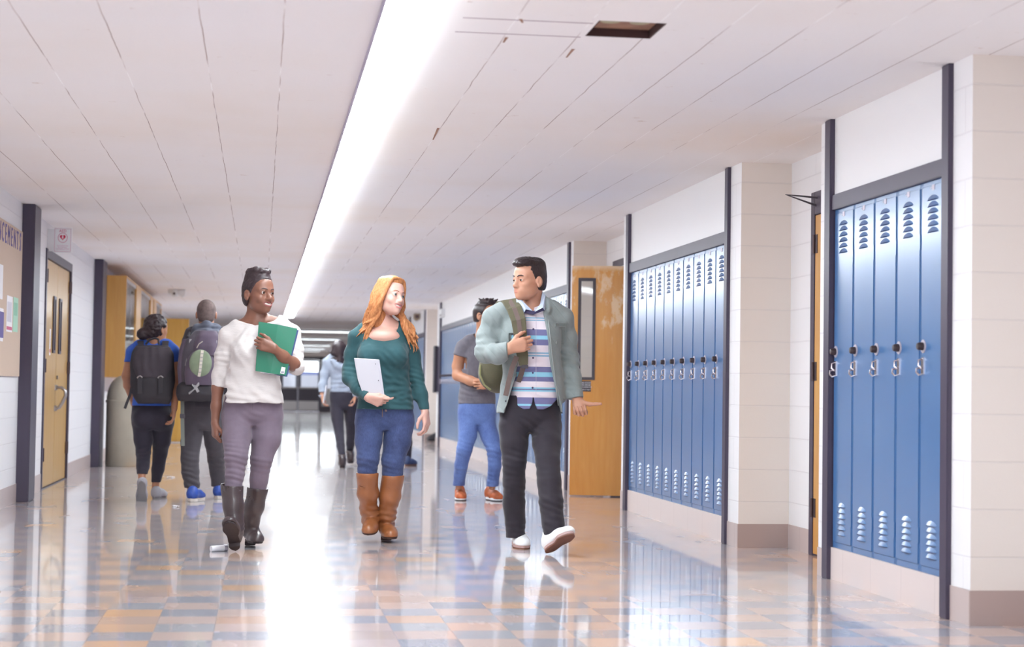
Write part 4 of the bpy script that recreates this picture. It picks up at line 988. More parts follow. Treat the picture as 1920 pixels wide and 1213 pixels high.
# ================= woman in the off-white sweater
def woman_sweater():
    Y, m_ = 10.38, .00315
    R = thing('person', 'woman in off-white sweater and grey trousers, holding a green folder, hair pinned up', 'person', (-.07, 10.38, 0))
    g = Fig()
    h = Head(P(484.5, 550.5, 10.36), (math.sin(.68), -math.cos(.68), .02), (.03, 0, 1), .226)
    # trunk
    g.lo('torso', sec(Y, m_, (764, 474, 57.5, .126, .126), (755, 474, 57, .125, .125), (735, 473, 55.5, .120, .12), (712, 474, 50, .112, .105), (690, 476, 48, .115, .10), (665, 480, 48, .125, .10), (640, 484, 50, .108, .105), (622, 485, 46, .085, .095), (610, 484, 30, .06, .07)), (1, -.05))
    g.ch('torso', px(Y, (470, 604), (446, 615), (427, 629)), [.045, .046, .050], .035); g.ch('torso', px(Y, (498, 600), (524, 608), (546, 624)), [.045, .046, .050], .035)
    for x in (461, 503): g.el('torso', P(x, 660, Y-.085), (.055, .05, .055), .05)
    g.ch('armr', px(Y, (427, 631, 10.39), (419, 668, 10.41), (412, 704, 10.42), (408, 726, 10.41)), [.050, .047, .042, .037], .03)
    g.ch('arml', px(Y, (547, 626, 10.39), (553, 655, 10.38), (556, 688, 10.34)), [.050, .046, .045], .03)
    g.ch('cuffl', px(Y, (556, 688, 10.34), (547, 686, 10.30)), [.045, .047], .02)
    # trousers
    g.lo('hips', sec(10.40, m_, (738, 474, 50, .100, .11), (757, 474, 54.5, .105, .125), (775, 473.5, 57, .110, .135), (786, 473, 55, .10, .12), (797, 473, 46, .075, .085)), (1, 0), .05, 2.1)
    g.ch('legr', px(Y, (445, 786, 10.385), (444, 822, 10.32), (443, 858, 10.25), (440.5, 888, 10.235), (437, 916, 10.225), (438, 950, 10.2)), [.090, .082, .066, .054, .048, .042], .014)
    g.ch('legl', px(Y, (501, 786, 10.405), (499, 822, 10.385), (490.5, 860, 10.365), (485.5, 898, 10.385), (483, 922, 10.40), (476, 950, 10.43)), [.092, .086, .065, .052, .046, .042], .014)
    g.ch('shin', px(Y, (438, 950, 10.2), (440, 998, 10.17)), [.04, .036]); g.ch('shin', px(Y, (476, 950, 10.43), (467, 1000, 10.48)), [.04, .036])
    tags = ['torso', 'armr', 'arml', 'hips', 'legr', 'legl', 'shin']
    # body: one continuous surface
    lo, hi = bbox([P(385, 500, Y), P(575, 1040, Y)], .02); lo[1], hi[1], lo[2] = 10.02, 10.62, .05
    F = SDF(lo, hi, .0038)
    g.draw(F, tags, -.019)
    h.skull(F, jaw=.95, smile=1., open_=.0055, nose=1.25)
    F.chain([h.w(0, -.034, -.055), P(479, 594, 10.39), P(481, 612, Y+.005)], [.044, .047, .060], .025)
    for e in ((446, 613), (526, 607)): F.chain(px(Y, (480, 600), e), [.040, .028], .04)
    F.chain(px(Y, (474, 604, Y-.040), (450, 609, Y-.02)), [.011, .009], .015); F.chain(px(Y, (491, 603, Y-.040), (516, 601, Y-.02)), [.011, .009], .015)
    F.chain(px(Y, (412, 704, 10.42), (408, 728, 10.41), (405, 762, 10.40), (403, 792, 10.39)), [.036, .033, .029, .0225], .02)
    hand(F, P(403, 792, 10.39), (.03, -.12, -1), (.9, .35, 0), (.1, -1, -.1), [(38, 62, 40), (42, 66, 40), (46, 68, 40), (50, 70, 40)], .168, thumb_pose=((.75, .5, .35), (.85, .15, .5), (.9, -.1, .45)))
    F.chain(px(Y, (556, 688, 10.34), (549, 682, 10.29), (531, 668, 10.225), (515, 654, 10.185)), [.040, .038, .032, .0235], .02)
    hand(F, P(515, 654, 10.185), (-1, -.05, .32), (.05, 1, .0), (.2, .1, 1), [(22, 78, 60), (25, 80, 62), (28, 82, 62), (30, 82, 62)], .165, spread=.1, thumb_pose=((.8, .55, .1), (.95, .3, .15), (.95, .1, .5)))
    F.build('body', SK['dark'], R, lips=h.lips_mask)
    h.eyes(R, M['iris_brown'], (.05, .0)); h.brows(R, M['hair_black'], .0026); h.teeth(R)
    # hair pinned up in a crown
    lo, hi = h.c-.16, h.c+A(.16, .16, .20); F = SDF(lo, hi, .0034)
    hair_cap(F, h, .007, .013, .80, -.075)
    h.ell(F, (0, -.014, .104), (.066, .080, .042), .03)
    for i in range(11):
        a = i/11*2*math.pi; h.ell(F, (.046*math.cos(a), -.006+.054*math.sin(a), .128+.006*math.sin(3*a)), (.026, .026, .021), .006)
    h.ell(F, (.0, -.008, .142), (.036, .044, .014), .01)
    F.ripple(.0016, 120); F.build('hair', M['hair_black'], R, 1)
    # sweater
    lo, hi = bbox([P(385, 590, Y), P(580, 772, Y)], .02); lo[1], hi[1] = 10.18, 10.58
    F = SDF(lo, hi, .0042); g.draw(F, ['torso', 'armr', 'arml', 'cuffl'], .0)
    F.cut((0, 0, P(474, 755.5, Y)[2]), (0, 0, -1))
    F.ell(P(480, 590, Y-.02), (.130, .17, .056), .006, op='s');
    e = P(408, 726, 10.41); F.cut(e, (-.05, 0, -1), 0., (e-.09, e+.09))
    e = P(546, 685, 10.295); F.cut(e, (-.75, -.62, -.2), 0., (e-.07, e+A(.02, .07, .07)))
    F.ripple(.0016, 24); F.ripple(.0009, 60)
    F.fold(P(440, 690, Y-.08), (1, 0, .5), .006, .07, .16, 2.); F.fold(P(505, 725, Y-.1), (.6, 0, 1), .007, .06, .16, 5.); F.fold(P(450, 740, Y-.1), (.2, 0, 1), .005, .045, .14, 1.)
    F.fold(P(418, 672, 10.40), (.2, 0, 1), .005, .035, .09, 3.); F.fold(P(552, 668, 10.36), (.3, 0, 1), .006, .035, .09, 7.); F.fold(P(472, 640, Y-.1), (.7, 0, -.6), .004, .05, .15, 9.)
    F.build('sweater', M['knit_white'], R)
    # trousers
    lo, hi = bbox([P(405, 735, Y), P(540, 935, Y)], .02); lo[1], hi[1] = 10.08, 10.60
    F = SDF(lo, hi, .0042); g.draw(F, ['hips', 'legr', 'legl'], .0)
    F.cut((0, 0, P(474, 740, Y)[2]), (0, 0, 1)); F.cut((0, 0, P(474, 932, Y)[2]), (0, 0, -1))
    for q in (448, 500): F.ell(P(q, 768, 10.47), (.085, .07, .085), .04)
    F.ripple(.0015, 30)
    for c_, y, r_ in ((442, 862, .14), (441, 885, .10)): F.fold(P(c_, y, 10.22), (.12, 0, 1), .0042, .030, r_, 4.)
    F.fold(P(487, 880, 10.36), (.1, 0, 1), .0035, .035, .12, 6.); F.fold(P(474, 782, 10.30), (.5, 0, 1), .004, .04, .09, 2.); F.fold(P(452, 800, 10.30), (-.4, 0, 1), .003, .04, .10, 8.)
    F.build('trousers', M['trouser_mauve'], R)
    MB().tube([P(474, y, 10.293) for y in (757, 768, 776)], .0022, 6).build('fly_seam', M['trouser_mauve'], R)
    # boots
    fr = Foot((-.122, 10.155, .0), (-.16, -.76, .62), (-.03, .62, .78), .255, .046, .034)
    fl_ = Foot(P(466, 1011, 10.585)*A(1, 1, 0), (.24, -1, 0), (0, 0, 1), .25, .046, .034)
    ankr, ankl = P(440, 998, 10.175), P(467, 1000, 10.49)
    for ft, sh, rs, top in ((fr, px(Y, (435, 911, 10.225), (437.5, 950, 10.2), (439.5, 976, 10.185), (440.5, 992, 10.178)), [.066, .0555, .048, .044], (435, 911, 10.225)), (fl_, px(Y, (483, 917, 10.40), (476.5, 950, 10.43), (470.5, 976, 10.46), (467.5, 992, 10.485)), [.061, .054, .047, .042], (483, 917, 10.40))):
        lift = .032
        lo, hi = bbox(sh+[ft.w(0, 0, 0), ft.w(ft.L, 0, .05)], .09); F = SDF(lo, hi, .004)
        hh = Foot(ft.h+ft.u*lift, ft.f, ft.u, ft.L, ft.wb, ft.wh); hh.upper(F, .008, .085, .078, .042)
        F.chain(sh+[hh.w(.045, 0, .075)], rs+[.042], .03)
        tp = P(*top); F.cut(tp+A(0, 0, .008), (.08, -.08, 1)); F.cap(tp+A(0, 0, .04), sh[0]*.6+sh[1]*.4, rs[0]-.004, rs[0]*.6+rs[1]*.4-.007, 0., op='s')
        F.fold(sh[3], (0, 0, 1), .006, .03, .07, 3.); F.fold(sh[2], (.2, 0, 1), .004, .04, .08, 5.); F.ripple(.0015, 28)
        b = F.build('boot', M['boot_black'], R)
        hh.sole('sole', M['sole_black'], b, -.004, .009, 1.03, (.062, .026))
        MB().tube([tp*(1-t)+sh[3]*t+A(-.2, -1, 0)/1.02*(rs[0]*(1-t)+rs[3]*t)*.98 for t in np.linspace(.05, .8, 8)], .0022, 6).build('seam', M['sole_black'], b)
    return R
def folder_green():
    Yb = 10.232
    t = thing('folder', 'green folder with papers, held against the chest of the woman in the sweater', 'folder', tuple(P(515, 655, Yb)))
    def quad(name, pts, m_, dy, th, par=t, bev=.001):
        return MB().prism([P(x, y, Yb+dy+(q if q else 0)) for x, y, q in pts], (0, th, 0)).build(name, m_, par, bevel=bev)
    quad('cover', [(485, 603, 0), (521, 608.5, -.012), (557.5, 616, .0), (547, 661, .0), (536, 704.5, .0), (508, 700, -.012), (479, 695.5, 0)], M['folder_green'], -.002, .003)
    quad('paper', [(488, 607, 0), (555, 620, 0), (535, 702, 0), (512, 702, 0), (488, 698.5, 0)], M['paper'], .003, .006)
    quad('inner_folder', [(492, 609, 0), (560, 619, 0), (538.5, 706.5, 0), (495, 700, 0)], M['folder_blue'], .011, .004)
    quad('barcode_label', [(528, 687.5, 0), (535.5, 689, 0), (533, 701.5, 0), (525, 700, 0)], M['paper'], -.0095, .001)
    quad('label_print', [(527.5, 695.5, 0), (533, 696.5, 0), (532.2, 699.8, 0), (526.7, 699, 0)], M['grey_ink'], -.0102, .0005)
M['hair_black'] = hairmat('hair_black_brown', (40, 30, 34), (66, 52, 56), .5, (50, 50, 50), .6)
M['knit_white'] = fabric('knit_off_white', (208, 202, 200), .9, .04, 60, .5, 1., .0035, (30, 30, 420))
M['trouser_mauve'] = fabric('trouser_grey_mauve', (116, 103, 117), .8, .07, 20)
M['boot_black'] = mat('boot_leather_black', (66, 54, 56), .36, var=.12, vscale=12, bump=.15, bscale=40, coat=.15)
M['sole_black'] = mat('sole_rubber_dark', (58, 48, 50), .6, bump=.3, bscale=120)
M['folder_green'] = mat('folder_green_card', (34, 118, 92), .32, coat=.2); M['folder_blue'] = mat('folder_navy_card', (52, 72, 122), .4)
woman_sweater(); folder_green()
# ================= woman in the teal top
def woman_teal():
    Y, m_ = 10.78, .00328
    R = thing('person', 'red-haired woman in teal top, blue jeans and tan knee boots, carrying a white notebook', 'person', (.74, 10.78, 0))
    g = Fig()
    rl = .17; th = .70
    h = Head(P(729.5, 556, 10.74), (math.sin(th), -math.cos(th), .05), (math.sin(rl), .05, math.cos(rl)), .226)
    g.lo('torso', sec(Y, m_, (774, 722, 54, .124, .127), (766, 722, 53.5, .122, .125), (748, 723, 51, .118, .12), (722, 723, 46, .110, .105), (700, 721, 46, .118, .10), (675, 719, 48, .125, .10), (652, 717, 49, .115, .105), (632, 716, 46, .09, .095), (618, 717, 30, .06, .07)), (1, -.03))
    g.ch('torso', px(Y, (706, 612), (686, 618), (668, 630)), [.043, .043, .043], .03); g.ch('torso', px(Y, (732, 610), (750, 616), (767, 630)), [.043, .043, .043], .035)
    g.el('torso', P(694, 668, Y-.095), (.068, .060, .064), .05); g.el('torso', P(741, 667, Y-.095), (.068, .060, .064), .05)
    g.ch('armr', px(Y, (667, 633), (660, 664, 10.80), (656, 694, 10.79), (657, 708, 10.76)), [.043, .044, .044, .045], .03)
    g.ch('armr', px(Y, (657, 708, 10.76), (672, 727, 10.68), (689, 744, 10.60)), [.046, .042, .032], .03)
    g.ch('arml', px(Y, (768, 632), (774, 666, 10.80), (781, 704, 10.80), (790, 740, 10.77), (796, 767, 10.75)), [.044, .043, .040, .036, .030], .03)
    g.lo('hips', sec(10.80, m_, (745, 722, 47, .105, .11), (764, 722, 52, .112, .133), (782, 721, 55.5, .115, .145), (794, 721, 55, .105, .13), (806, 721, 46, .08, .09)), (1, 0), .05, 2.1)
    g.ch('legr', px(Y, (693, 794, 10.78), (691, 826, 10.75), (690, 858, 10.72), (688.5, 886, 10.735), (688, 905, 10.75)), [.090, .082, .068, .058, .052], .014)
    g.ch('legl', px(Y, (749, 794, 10.80), (745, 826, 10.78), (737, 862, 10.76), (736, 888, 10.78), (736, 906, 10.80)), [.090, .084, .070, .062, .054], .014)
    g.ch('shin', px(Y, (688, 905, 10.75), (690, 960, 10.86), (690, 992, 10.90)), [.046, .038, .036]); g.ch('shin', px(Y, (736, 906, 10.80), (727, 960, 10.86), (724, 992, 10.89)), [.046, .038, .036])
    tags = ['torso', 'armr', 'arml', 'hips', 'legr', 'legl', 'shin']
    lo, hi = bbox([P(630, 525, Y), P(815, 1000, Y)], .02); lo[1], hi[1], lo[2] = 10.45, 11.02, .06
    F = SDF(lo, hi, .0038); g.draw(F, tags, -.019)
    h.skull(F, jaw=.97, smile=1., open_=.0055, nose=.95)
    F.chain([h.w(0, -.044, -.05), P(720, 602, 10.785), P(718, 618, Y+.005)], [.042, .046, .058], .025)
    for e in ((686, 614), (750, 613)): F.chain(px(Y, (718, 606), e), [.040, .026], .04)
    F.ell(P(719, 631, Y-.05), (.098, .062, .05), .04)
    F.chain(px(Y, (713, 622, Y-.072), (688, 618, Y-.04)), [.010, .009], .012); F.chain(px(Y, (724, 621, Y-.072), (748, 615, Y-.04)), [.010, .009], .012)
    F.chain(px(Y, (687, 742, 10.605), (690, 745, 10.59)), [.026, .0235], .02)
    hand(F, P(690, 745, 10.59), (1, -.15, -.36), (-.1, .75, .45), (.2, -.35, 1), [(14, 30, 22), (40, 60, 40), (48, 66, 40), (52, 70, 40)], .168, thumb_pose=((.9, .35, .2), (.98, .02, .12), (.98, -.08, .2)))
    F.chain(px(Y, (795, 763, 10.75), (797, 772, 10.745)), [.0255, .0235], .02)
    hand(F, P(797, 772, 10.745), (.14, -.25, -1), (-.8, .55, 0), (-.55, -.85, .0), [(22, 40, 28), (24, 42, 30), (26, 44, 30), (30, 46, 30)], .172, thumb_pose=((.62, .6, .35), (.85, .35, .35), (.97, .05, .2)))
    F.build('body', SK['fair'], R, lips=h.lips_mask)
    h.eyes(R, M['iris_blue'], (.05, .02)); h.brows(R, M['brow_ginger'], .0023); h.teeth(R)
    # top
    lo, hi = bbox([P(630, 605, Y), P(812, 785, Y)], .02); lo[1], hi[1] = 10.52, 11.0
    F = SDF(lo, hi, .0042); g.draw(F, ['torso', 'armr', 'arml'])
    F.cut((0, 0, P(722, 767, Y)[2]), (0, 0, -1)); 
    F.ell(P(721, 607, Y-.03), (.086, .17, .083), .006, op='s')
    e = P(796, 769, 10.75); F.cut(e, (.15, -.1, -1), 0., (e-.08, e+.08)); e = P(687.5, 743, 10.606); F.cut(e, (.72, -.35, -.6), 0., (e-A(.05, .06, .06), e+A(.09, .06, .06)))
    F.ripple(.0018, 30); F.ripple(.0010, 75)
    for a in ((735, 690, .9, .45, 2), (748, 720, .6, 1, 5), (728, 740, .25, 1, 3), (752, 752, .35, 1, 9)): F.fold(P(a[0], a[1], Y-.11), (a[2]*.5, 0, a[3]), .0042, .042, .15, a[4])
    F.fold(P(657, 700, 10.76), (.3, 0, 1), .005, .032, .075, 3.); F.fold(P(676, 735, 10.64), (.7, -.4, -.6), .003, .03, .07, 6.); F.fold(P(781, 705, 10.78), (.2, 0, 1), .0035, .03, .09, 4.); F.fold(P(764, 650, Y-.05), (.9, 0, .5), .004, .04, .08, 2.)
    F.build('long_sleeved_top', M['jersey_teal'], R)
    # jeans
    lo, hi = bbox([P(655, 740, Y), P(790, 915, Y)], .02); lo[1], hi[1] = 10.58, 11.0
    F = SDF(lo, hi, .0042); g.draw(F, ['hips', 'legr', 'legl'])
    F.cut((0, 0, P(722, 748, Y)[2]), (0, 0, 1)); F.cut((0, 0, P(722, 908, Y)[2]), (0, 0, -1))
    for q in (696, 748): F.ell(P(q, 782, 10.88), (.09, .07, .09), .04)
    F.ripple(.0016, 26)
    F.fold(P(715, 790, 10.68), (.7, 0, 1), .004, .035, .10, 2.); F.fold(P(684, 800, 10.67), (-.4, 0, 1), .003, .04, .10, 6.); F.fold(P(689, 870, 10.68), (.15, 0, 1), .0035, .035, .11, 4.); F.fold(P(737, 872, 10.70), (.15, 0, 1), .004, .032, .12, 8.)
    F.build('jeans', M['denim_mid'], R)
    MB().tube([P(717, y, 10.668+.002*(y-766)*.3) for y in (766, 774, 782)], .0022, 6).build('fly_seam', M['denim_thread'], R)
    MB().cyl(P(723.5, 770, 10.672), P(723.5, 770, 10.660), .0075, 14).build('button', M['bronze'], R)
    # boots
    fr = Foot(P(701, 1004, 10.93)*A(1, 1, 0)+A(0, 0, .062), (-.22, -1, -.16), (0, -.16, 1), .25, .048, .035)
    fl_ = Foot(P(722, 1000, 10.945)*A(1, 1, 0), (.10, -1, 0), (0, 0, 1), .25, .048, .035)
    for ft, sh, rs, top, hw_ in ((fr, px(Y, (689, 889, 10.735), (690, 925, 10.79), (691, 955, 10.85), (692, 976, 10.885)), [.068, .060, .050, .040], (689, 888, 10.735), 1), (fl_, px(Y, (736.5, 893, 10.785), (731, 930, 10.82), (725.5, 965, 10.86), (723, 985, 10.895)), [.071, .062, .052, .041], (736.5, 892, 10.785), 1)):
        lo, hi = bbox(sh+[ft.w(0, 0, 0), ft.w(ft.L, 0, .05)], .10); F = SDF(lo, hi, .004)
        hh = Foot(ft.h+ft.u*.030, ft.f, ft.u, ft.L, ft.wb, ft.wh); hh.upper(F, .007, .085, .080, .044)
        F.chain(sh+[hh.w(.048, 0, .075)], rs+[.041], .03)
        tp = P(*top); F.cut(tp+A(0, 0, .006), (0, -.06, 1)); F.cap(tp+A(0, 0, .04), sh[0]*.6+sh[1]*.4, rs[0]-.004, rs[0]*.6+rs[1]*.4-.007, 0., op='s')
        F.fold(sh[2]-A(0, 0, .02), (.15, 0, 1), .0075, .045, .10, 3.); F.fold(sh[1], (.5, 0, 1), .004, .06, .12, 7.); F.fold(sh[3], (0, 0, 1), .006, .03, .06, 1.); F.ripple(.002, 22)
        b = F.build('boot', M['boot_tan'], R)
        hh.sole('sole', M['sole_tan'], b, -.004, .008, 1.02, (.062, .024))
    # long wavy hair: many locks
    lo, hi = h.c-A(.26, .20, .38), h.c+A(.24, .20, .17); F = SDF(lo, hi, .0036)
    hair_cap(F, h, .009, -.004, .80, -.10)
    h.ell(F, (0, .005, .085), (.062, .080, .046), .02)
    h.ell(F, (0, -.055, -.10), (.080, .045, .11), .03)
    r_ = np.random.default_rng(5)
    top = lambda a: h.w(.012, .045-.09*a, .118)
    for side in (-1, 1):
        for i in range(42):
            u = i/41; j = r_.normal(0, 1, 6)
            # part line -> round the skull -> over the shoulder
            s0 = A(.010+side*.004, .082-.11*u, .104+.012*math.sin(u*2))
            s1 = A(side*(.066+.006*u), .060-.095*u, .058)
            s2 = A(side*(.086+.004*j[0]), .036-.090*u, -.010)
            s3 = A(side*(.088+.008*j[1]), .030-.080*u, -.075)
            pts = [h.w(*s0), h.w(*(s0*.45+s1*.55)+A(side*.012, 0, .020)), h.w(*s1), h.w(*s2), h.w(*s3)]
            if side > 0:  end = P(690-16*u+j[2]*4, 632+j[3]*9, 10.70+.05*u); mid_ = P(700-12*u+j[4]*3, 603, 10.70+.06*u)
            else: end = P(770+10*u+j[2]*4, 642+j[3]*10, 10.69+.05*u); mid_ = P(757+14*u+j[4]*3, 608, 10.70+.06*u)
            pts += [mid_, end]
            # resample with a soft wave
            q = np.array(pts); t = np.linspace(0, len(q)-1, 34); C = np.stack([np.interp(t, range(len(q)), q[:, e]) for e in range(3)], 1)
            for _ in range(4): C[1:-1] = (C[:-2]+2*C[1:-1]+C[2:])/4
            ph = r_.uniform(0, 6); amp = np.clip((t-2.2)/2, 0, 1)*.010
            C += (h.M[:, 0][None]*np.sin(t*3.6+ph)[:, None]+h.M[:, 1][None]*np.cos(t*3.6+ph)[:, None]*.7)*amp[:, None]
            rr = np.interp(t, [0, 1, 3, 5, 6], [.007, .0105, .0115, .009, .003])*r_.uniform(.75, 1.15)
            F.chain(list(C), list(rr), .004)
    F.ripple(.0007, 110); F.build('hair', M['hair_red'], R, 2)
    return R
def notebook_white():
    t = thing('notebook', 'thick white punched notebook in the arm of the woman in teal', 'notebook', tuple(P(695, 705, 10.62)))
    q = [(664, 672, 10.615), (711.5, 675, 10.585), (722, 748.5, 10.575), (684, 748, 10.60), (671, 712, 10.61)]
    MB().prism([P(*e) for e in q], (0, .022, .004)).build('paper_block', M['page'], t, bevel=.002)
    e = [(x, y, d-.004) for x, y, d in q]
    MB().prism([P(*e_) for e_ in e], (0, .003, 0)).build('cover', M['cover_white'], t, bevel=.001)
    for a in ((704, 682.5), (709.5, 713.5), (715, 743.5)): MB().cyl(P(a[0], a[1], 10.582), P(a[0], a[1], 10.574), .0030, 12).build('punch_hole', M['dark_metal'], t)
    MB().tube([P(708.5, 677, 10.580), P(713, 712, 10.574), P(718.5, 747, 10.570)], .0012, 6).build('binding_edge', M['plate'], t)
M['brow_ginger'] = mat('brow_ginger', (150, 96, 74), .7)
M['jersey_teal'] = fabric('jersey_teal', (44, 80, 86), .82, .06, 14, .2, 420)
M['denim_mid'] = denim('denim_mid_blue', (46, 56, 94), (74, 90, 136), 0, 1)
M['denim_thread'] = mat('denim_thread', (120, 100, 90), .8)
M['boot_tan'] = mat('boot_leather_tan', (150, 92, 54), .38, var=.14, vscale=9, bump=.15, bscale=50, coat=.2)
M['sole_tan'] = mat('sole_dark_brown', (84, 60, 54), .6)
M['hair_red'] = hairmat('hair_copper', (156, 90, 50), (206, 144, 94), .55, (55, 55, 9), .6)
M['page'] = mat('page_edges', (198, 196, 200), .7); M['cover_white'] = mat('notebook_cover_white', (186, 184, 192), .45)
woman_teal(); notebook_white()
# ================= man in the open green-grey jacket
def ribbon(path, widths, side, th):
    """flat strap along a path: side = direction of its width at each point"""
    b = MB(); v = []; n = len(path)
    for i, p in enumerate(path):
        p = np.asarray(p); t = nrm(np.asarray(path[min(n-1, i+1)])-np.asarray(path[max(0, i-1)])); sd = np.asarray(side[i] if isinstance(side, list) else side, float); sd = nrm(sd-t*(sd@t)); nn_ = np.cross(t, sd)
        w = widths[i] if hasattr(widths, '__len__') else widths
        for a, c in ((-1, -1), (1, -1), (1, 1), (-1, 1)): v.append(p+sd*a*w/2+nn_*c*th/2)
    f = [(4*i+j, 4*i+(j+1) % 4, 4*i+4+(j+1) % 4, 4*i+4+j) for i in range(n-1) for j in range(4)]+[(3, 2, 1, 0), tuple(4*(n-1)+j for j in range(4))]
    return b.add(v, f)
def man_jacket():
    Y, m_ = 10.36, .00315
    R = thing('person', 'man in open sage jacket over a striped shirt, black trousers and white sneakers', 'person', (1.62, 10.36, 0))
    g = Fig(); th = 1.06
    h = Head(P(993, 525, 10.33), (-math.sin(th), -math.cos(th), -.03), (.02, 0, 1), .232)
    g.lo('torso', sec(Y, m_, (778, 1000, 47, .115, .115), (752, 1002, 47, .118, .118), (705, 1001, 46, .115, .11), (660, 998, 48, .122, .11), (620, 994, 51, .118, .115), (598, 991, 50, .095, .105), (584, 990, 34, .07, .08)), (1, -.02))
    g.ch('torso', px(Y, (978, 578), (950, 584), (925, 596)), [.048, .050, .052], .035); g.ch('torso', px(Y, (1004, 576), (1032, 583), (1055, 596)), [.048, .050, .052], .035)
    for x in (972, 1020): g.el('torso', P(x, 632, Y-.065), (.075, .055, .06), .05)
    g.ch('armr', px(Y, (924, 598, 10.38), (914, 632, 10.36), (911, 660, 10.31)), [.060, .062, .062], .03)
    g.ch('armr', px(Y, (911, 660, 10.31), (932, 664, 10.22), (952, 655, 10.155)), [.062, .057, .047], .03)
    g.ch('arml', px(Y, (1056, 598, 10.39), (1064, 636, 10.41), (1068, 672, 10.41), (1074, 708, 10.37), (1081, 745, 10.32)), [.058, .056, .052, .048, .041], .03)
    g.lo('hips', sec(10.37, m_, (740, 996, 52, .105, .11), (760, 995, 57, .112, .125), (782, 994, 58, .115, .135), (798, 994, 56, .105, .125), (812, 994, 46, .08, .09)), (1, 0), .05, 2.1)
    g.ch('legr', px(Y, (964, 800, 10.37), (964, 832, 10.35), (964.5, 866, 10.33), (963.5, 905, 10.35), (963.5, 942, 10.40), (966, 980, 10.44), (967, 1010, 10.45)), [.094, .083, .070, .066, .066, .060, .058], .014)
    g.ch('legl', px(Y, (1024, 800, 10.36), (1025, 832, 10.27), (1027, 866, 10.18), (1030, 905, 10.12), (1033, 942, 10.08), (1037, 980, 10.05), (1039, 1004, 10.03)), [.094, .084, .071, .069, .070, .064, .062], .014)
    tags = ['torso', 'armr', 'arml', 'hips', 'legr', 'legl']
    lo, hi = bbox([P(885, 475, Y), P(1125, 1010, Y)], .02); lo[1], hi[1], lo[2] = 9.95, 10.60, .06
    F = SDF(lo, hi, .0038); g.draw(F, tags, -.026)
    h.skull(F, jaw=1.0, nose=1.1, male=1, lid=.0045)
    F.chain([h.w(0, -.036, -.05), P(1000, 562, 10.385), P(997, 586, 10.37)], [.048, .053, .064], .025)
    F.chain(px(Y, (950, 656, 10.16), (955, 653, 10.145)), [.032, .027], .02)
    hand(F, P(955, 653, 10.145), (1, -.05, .28), (.1, 1, 0), (-.1, .15, 1), [(24, 84, 62), (26, 86, 64), (28, 88, 64), (30, 88, 64)], .195, spread=.06, thumb_pose=((.75, .6, .15), (.9, .35, .25), (.8, .1, .6)))
    F.chain(px(Y, (1080, 741, 10.325), (1083, 750, 10.315)), [.031, .027], .02)
    hand(F, P(1083, 750, 10.315), (.10, -.45, -.80), (-.25, -.85, .45), (1, -.1, .05), [(52, 70, 45), (52, 74, 48), (54, 76, 48), (56, 76, 48)], .195, spread=.05, thumb_pose=((.55, .85, .1), (.22, 1, .05), (.15, 1, .0)))
    F.build('body', SK['light'], R, lips=h.lips_mask)
    h.eyes(R, M['iris_brown'], (.05, -.08)); h.brows(R, M['hair_dark'], .0040)
    lo, hi = h.c-.17, h.c+.19; F = SDF(lo, hi, .0034)
    hair_cap(F, h, .0035, .010, .62, -.060)
    h.ell(F, (0, .022, .108), (.060, .078, .026), .02); h.ell(F, (0, .070, .094), (.052, .034, .022), .015); h.ell(F, (-.004, .086, .094), (.044, .022, .014), .01); h.ell(F, (0, -.055, .085), (.055, .05, .045), .02)
    F.fold(h.w(0, .02, .12), h.M[:, 0]*.8+h.M[:, 2]*.3, .0045, .020, .12, 3.); F.ripple(.0012, 150); F.build('hair', M['hair_dark'], R, 1)
    # striped shirt
    lo, hi = bbox([P(930, 560, Y), P(1075, 785, Y)], .02); lo[1], hi[1] = 10.14, 10.58
    F = SDF(lo, hi, .0042); g.draw(F, ['torso'], .0)
    F.ell(P(997, 560, Y-.02), (.072, .13, .052), .006, op='s'); F.ell(P(999, 580, Y-.12), (.022, .10, .035), .004, op='s')
    hx = [(930, 736), (946, 739), (958, 748), (970, 760), (983, 768), (994, 767), (998.5, 756), (1000.5, 742), (1003, 756), (1008, 767), (1020, 768), (1034, 761), (1048, 748), (1060, 740), (1075, 736)]
    hp = [P(e[0], e[1], 10.24) for e in hx]; x_, y_, z_ = F.xyz((slice(None),)*3)
    F.mix((slice(None),)*3, ((z_-np.interp(x_, [e[0] for e in hp], [e[2] for e in hp])+0*y_)*.8).astype(np.float32), .003, 's')
    F.ripple(.0022, 26); F.fold(P(1010, 735, Y-.1), (.5, 0, 1), .005, .05, .14, 3.); F.fold(P(985, 690, Y-.1), (-.4, 0, 1), .004, .05, .12, 6.)
    sh = F.build('shirt', M['shirt_stripe'], R)
    for a in ((998.5, 588), (1000, 617), (1000, 643), (999.5, 671), (999, 699), (998.5, 727)):
        c = on_mesh(sh, a); MB().cyl(c+A(0, .002, 0), c-A(0, .0035, 0), .0055, 14).build('button', M['navy_trim'], sh)
    MB().tube([on_mesh(sh, (1005, y), .0006) for y in range(588, 742, 8)], .0012, 6).build('placket_seam', M['shirt_seam'], sh)
    # shirt collar: two folded points with a dark inner band
    ya = 10.285
    MB().prism([P(968, 560, ya+.02), P(976, 560, ya+.01), P(999, 583, ya-.035), P(986, 580, ya-.042), P(979, 595, ya-.048), P(969, 574, ya-.01)], (0, .008, 0)).build('collar', M['shirt_plain'], sh, bevel=.002)
    MB().prism([P(1017, 547, ya+.055), P(1023, 553, ya+.05), P(1022, 583, ya-.03), P(1018, 577, ya-.045), P(1002, 585, ya-.045), P(1013, 570, ya-.015)], (0, .008, 0)).build('collar', M['shirt_plain'], sh, bevel=.002)
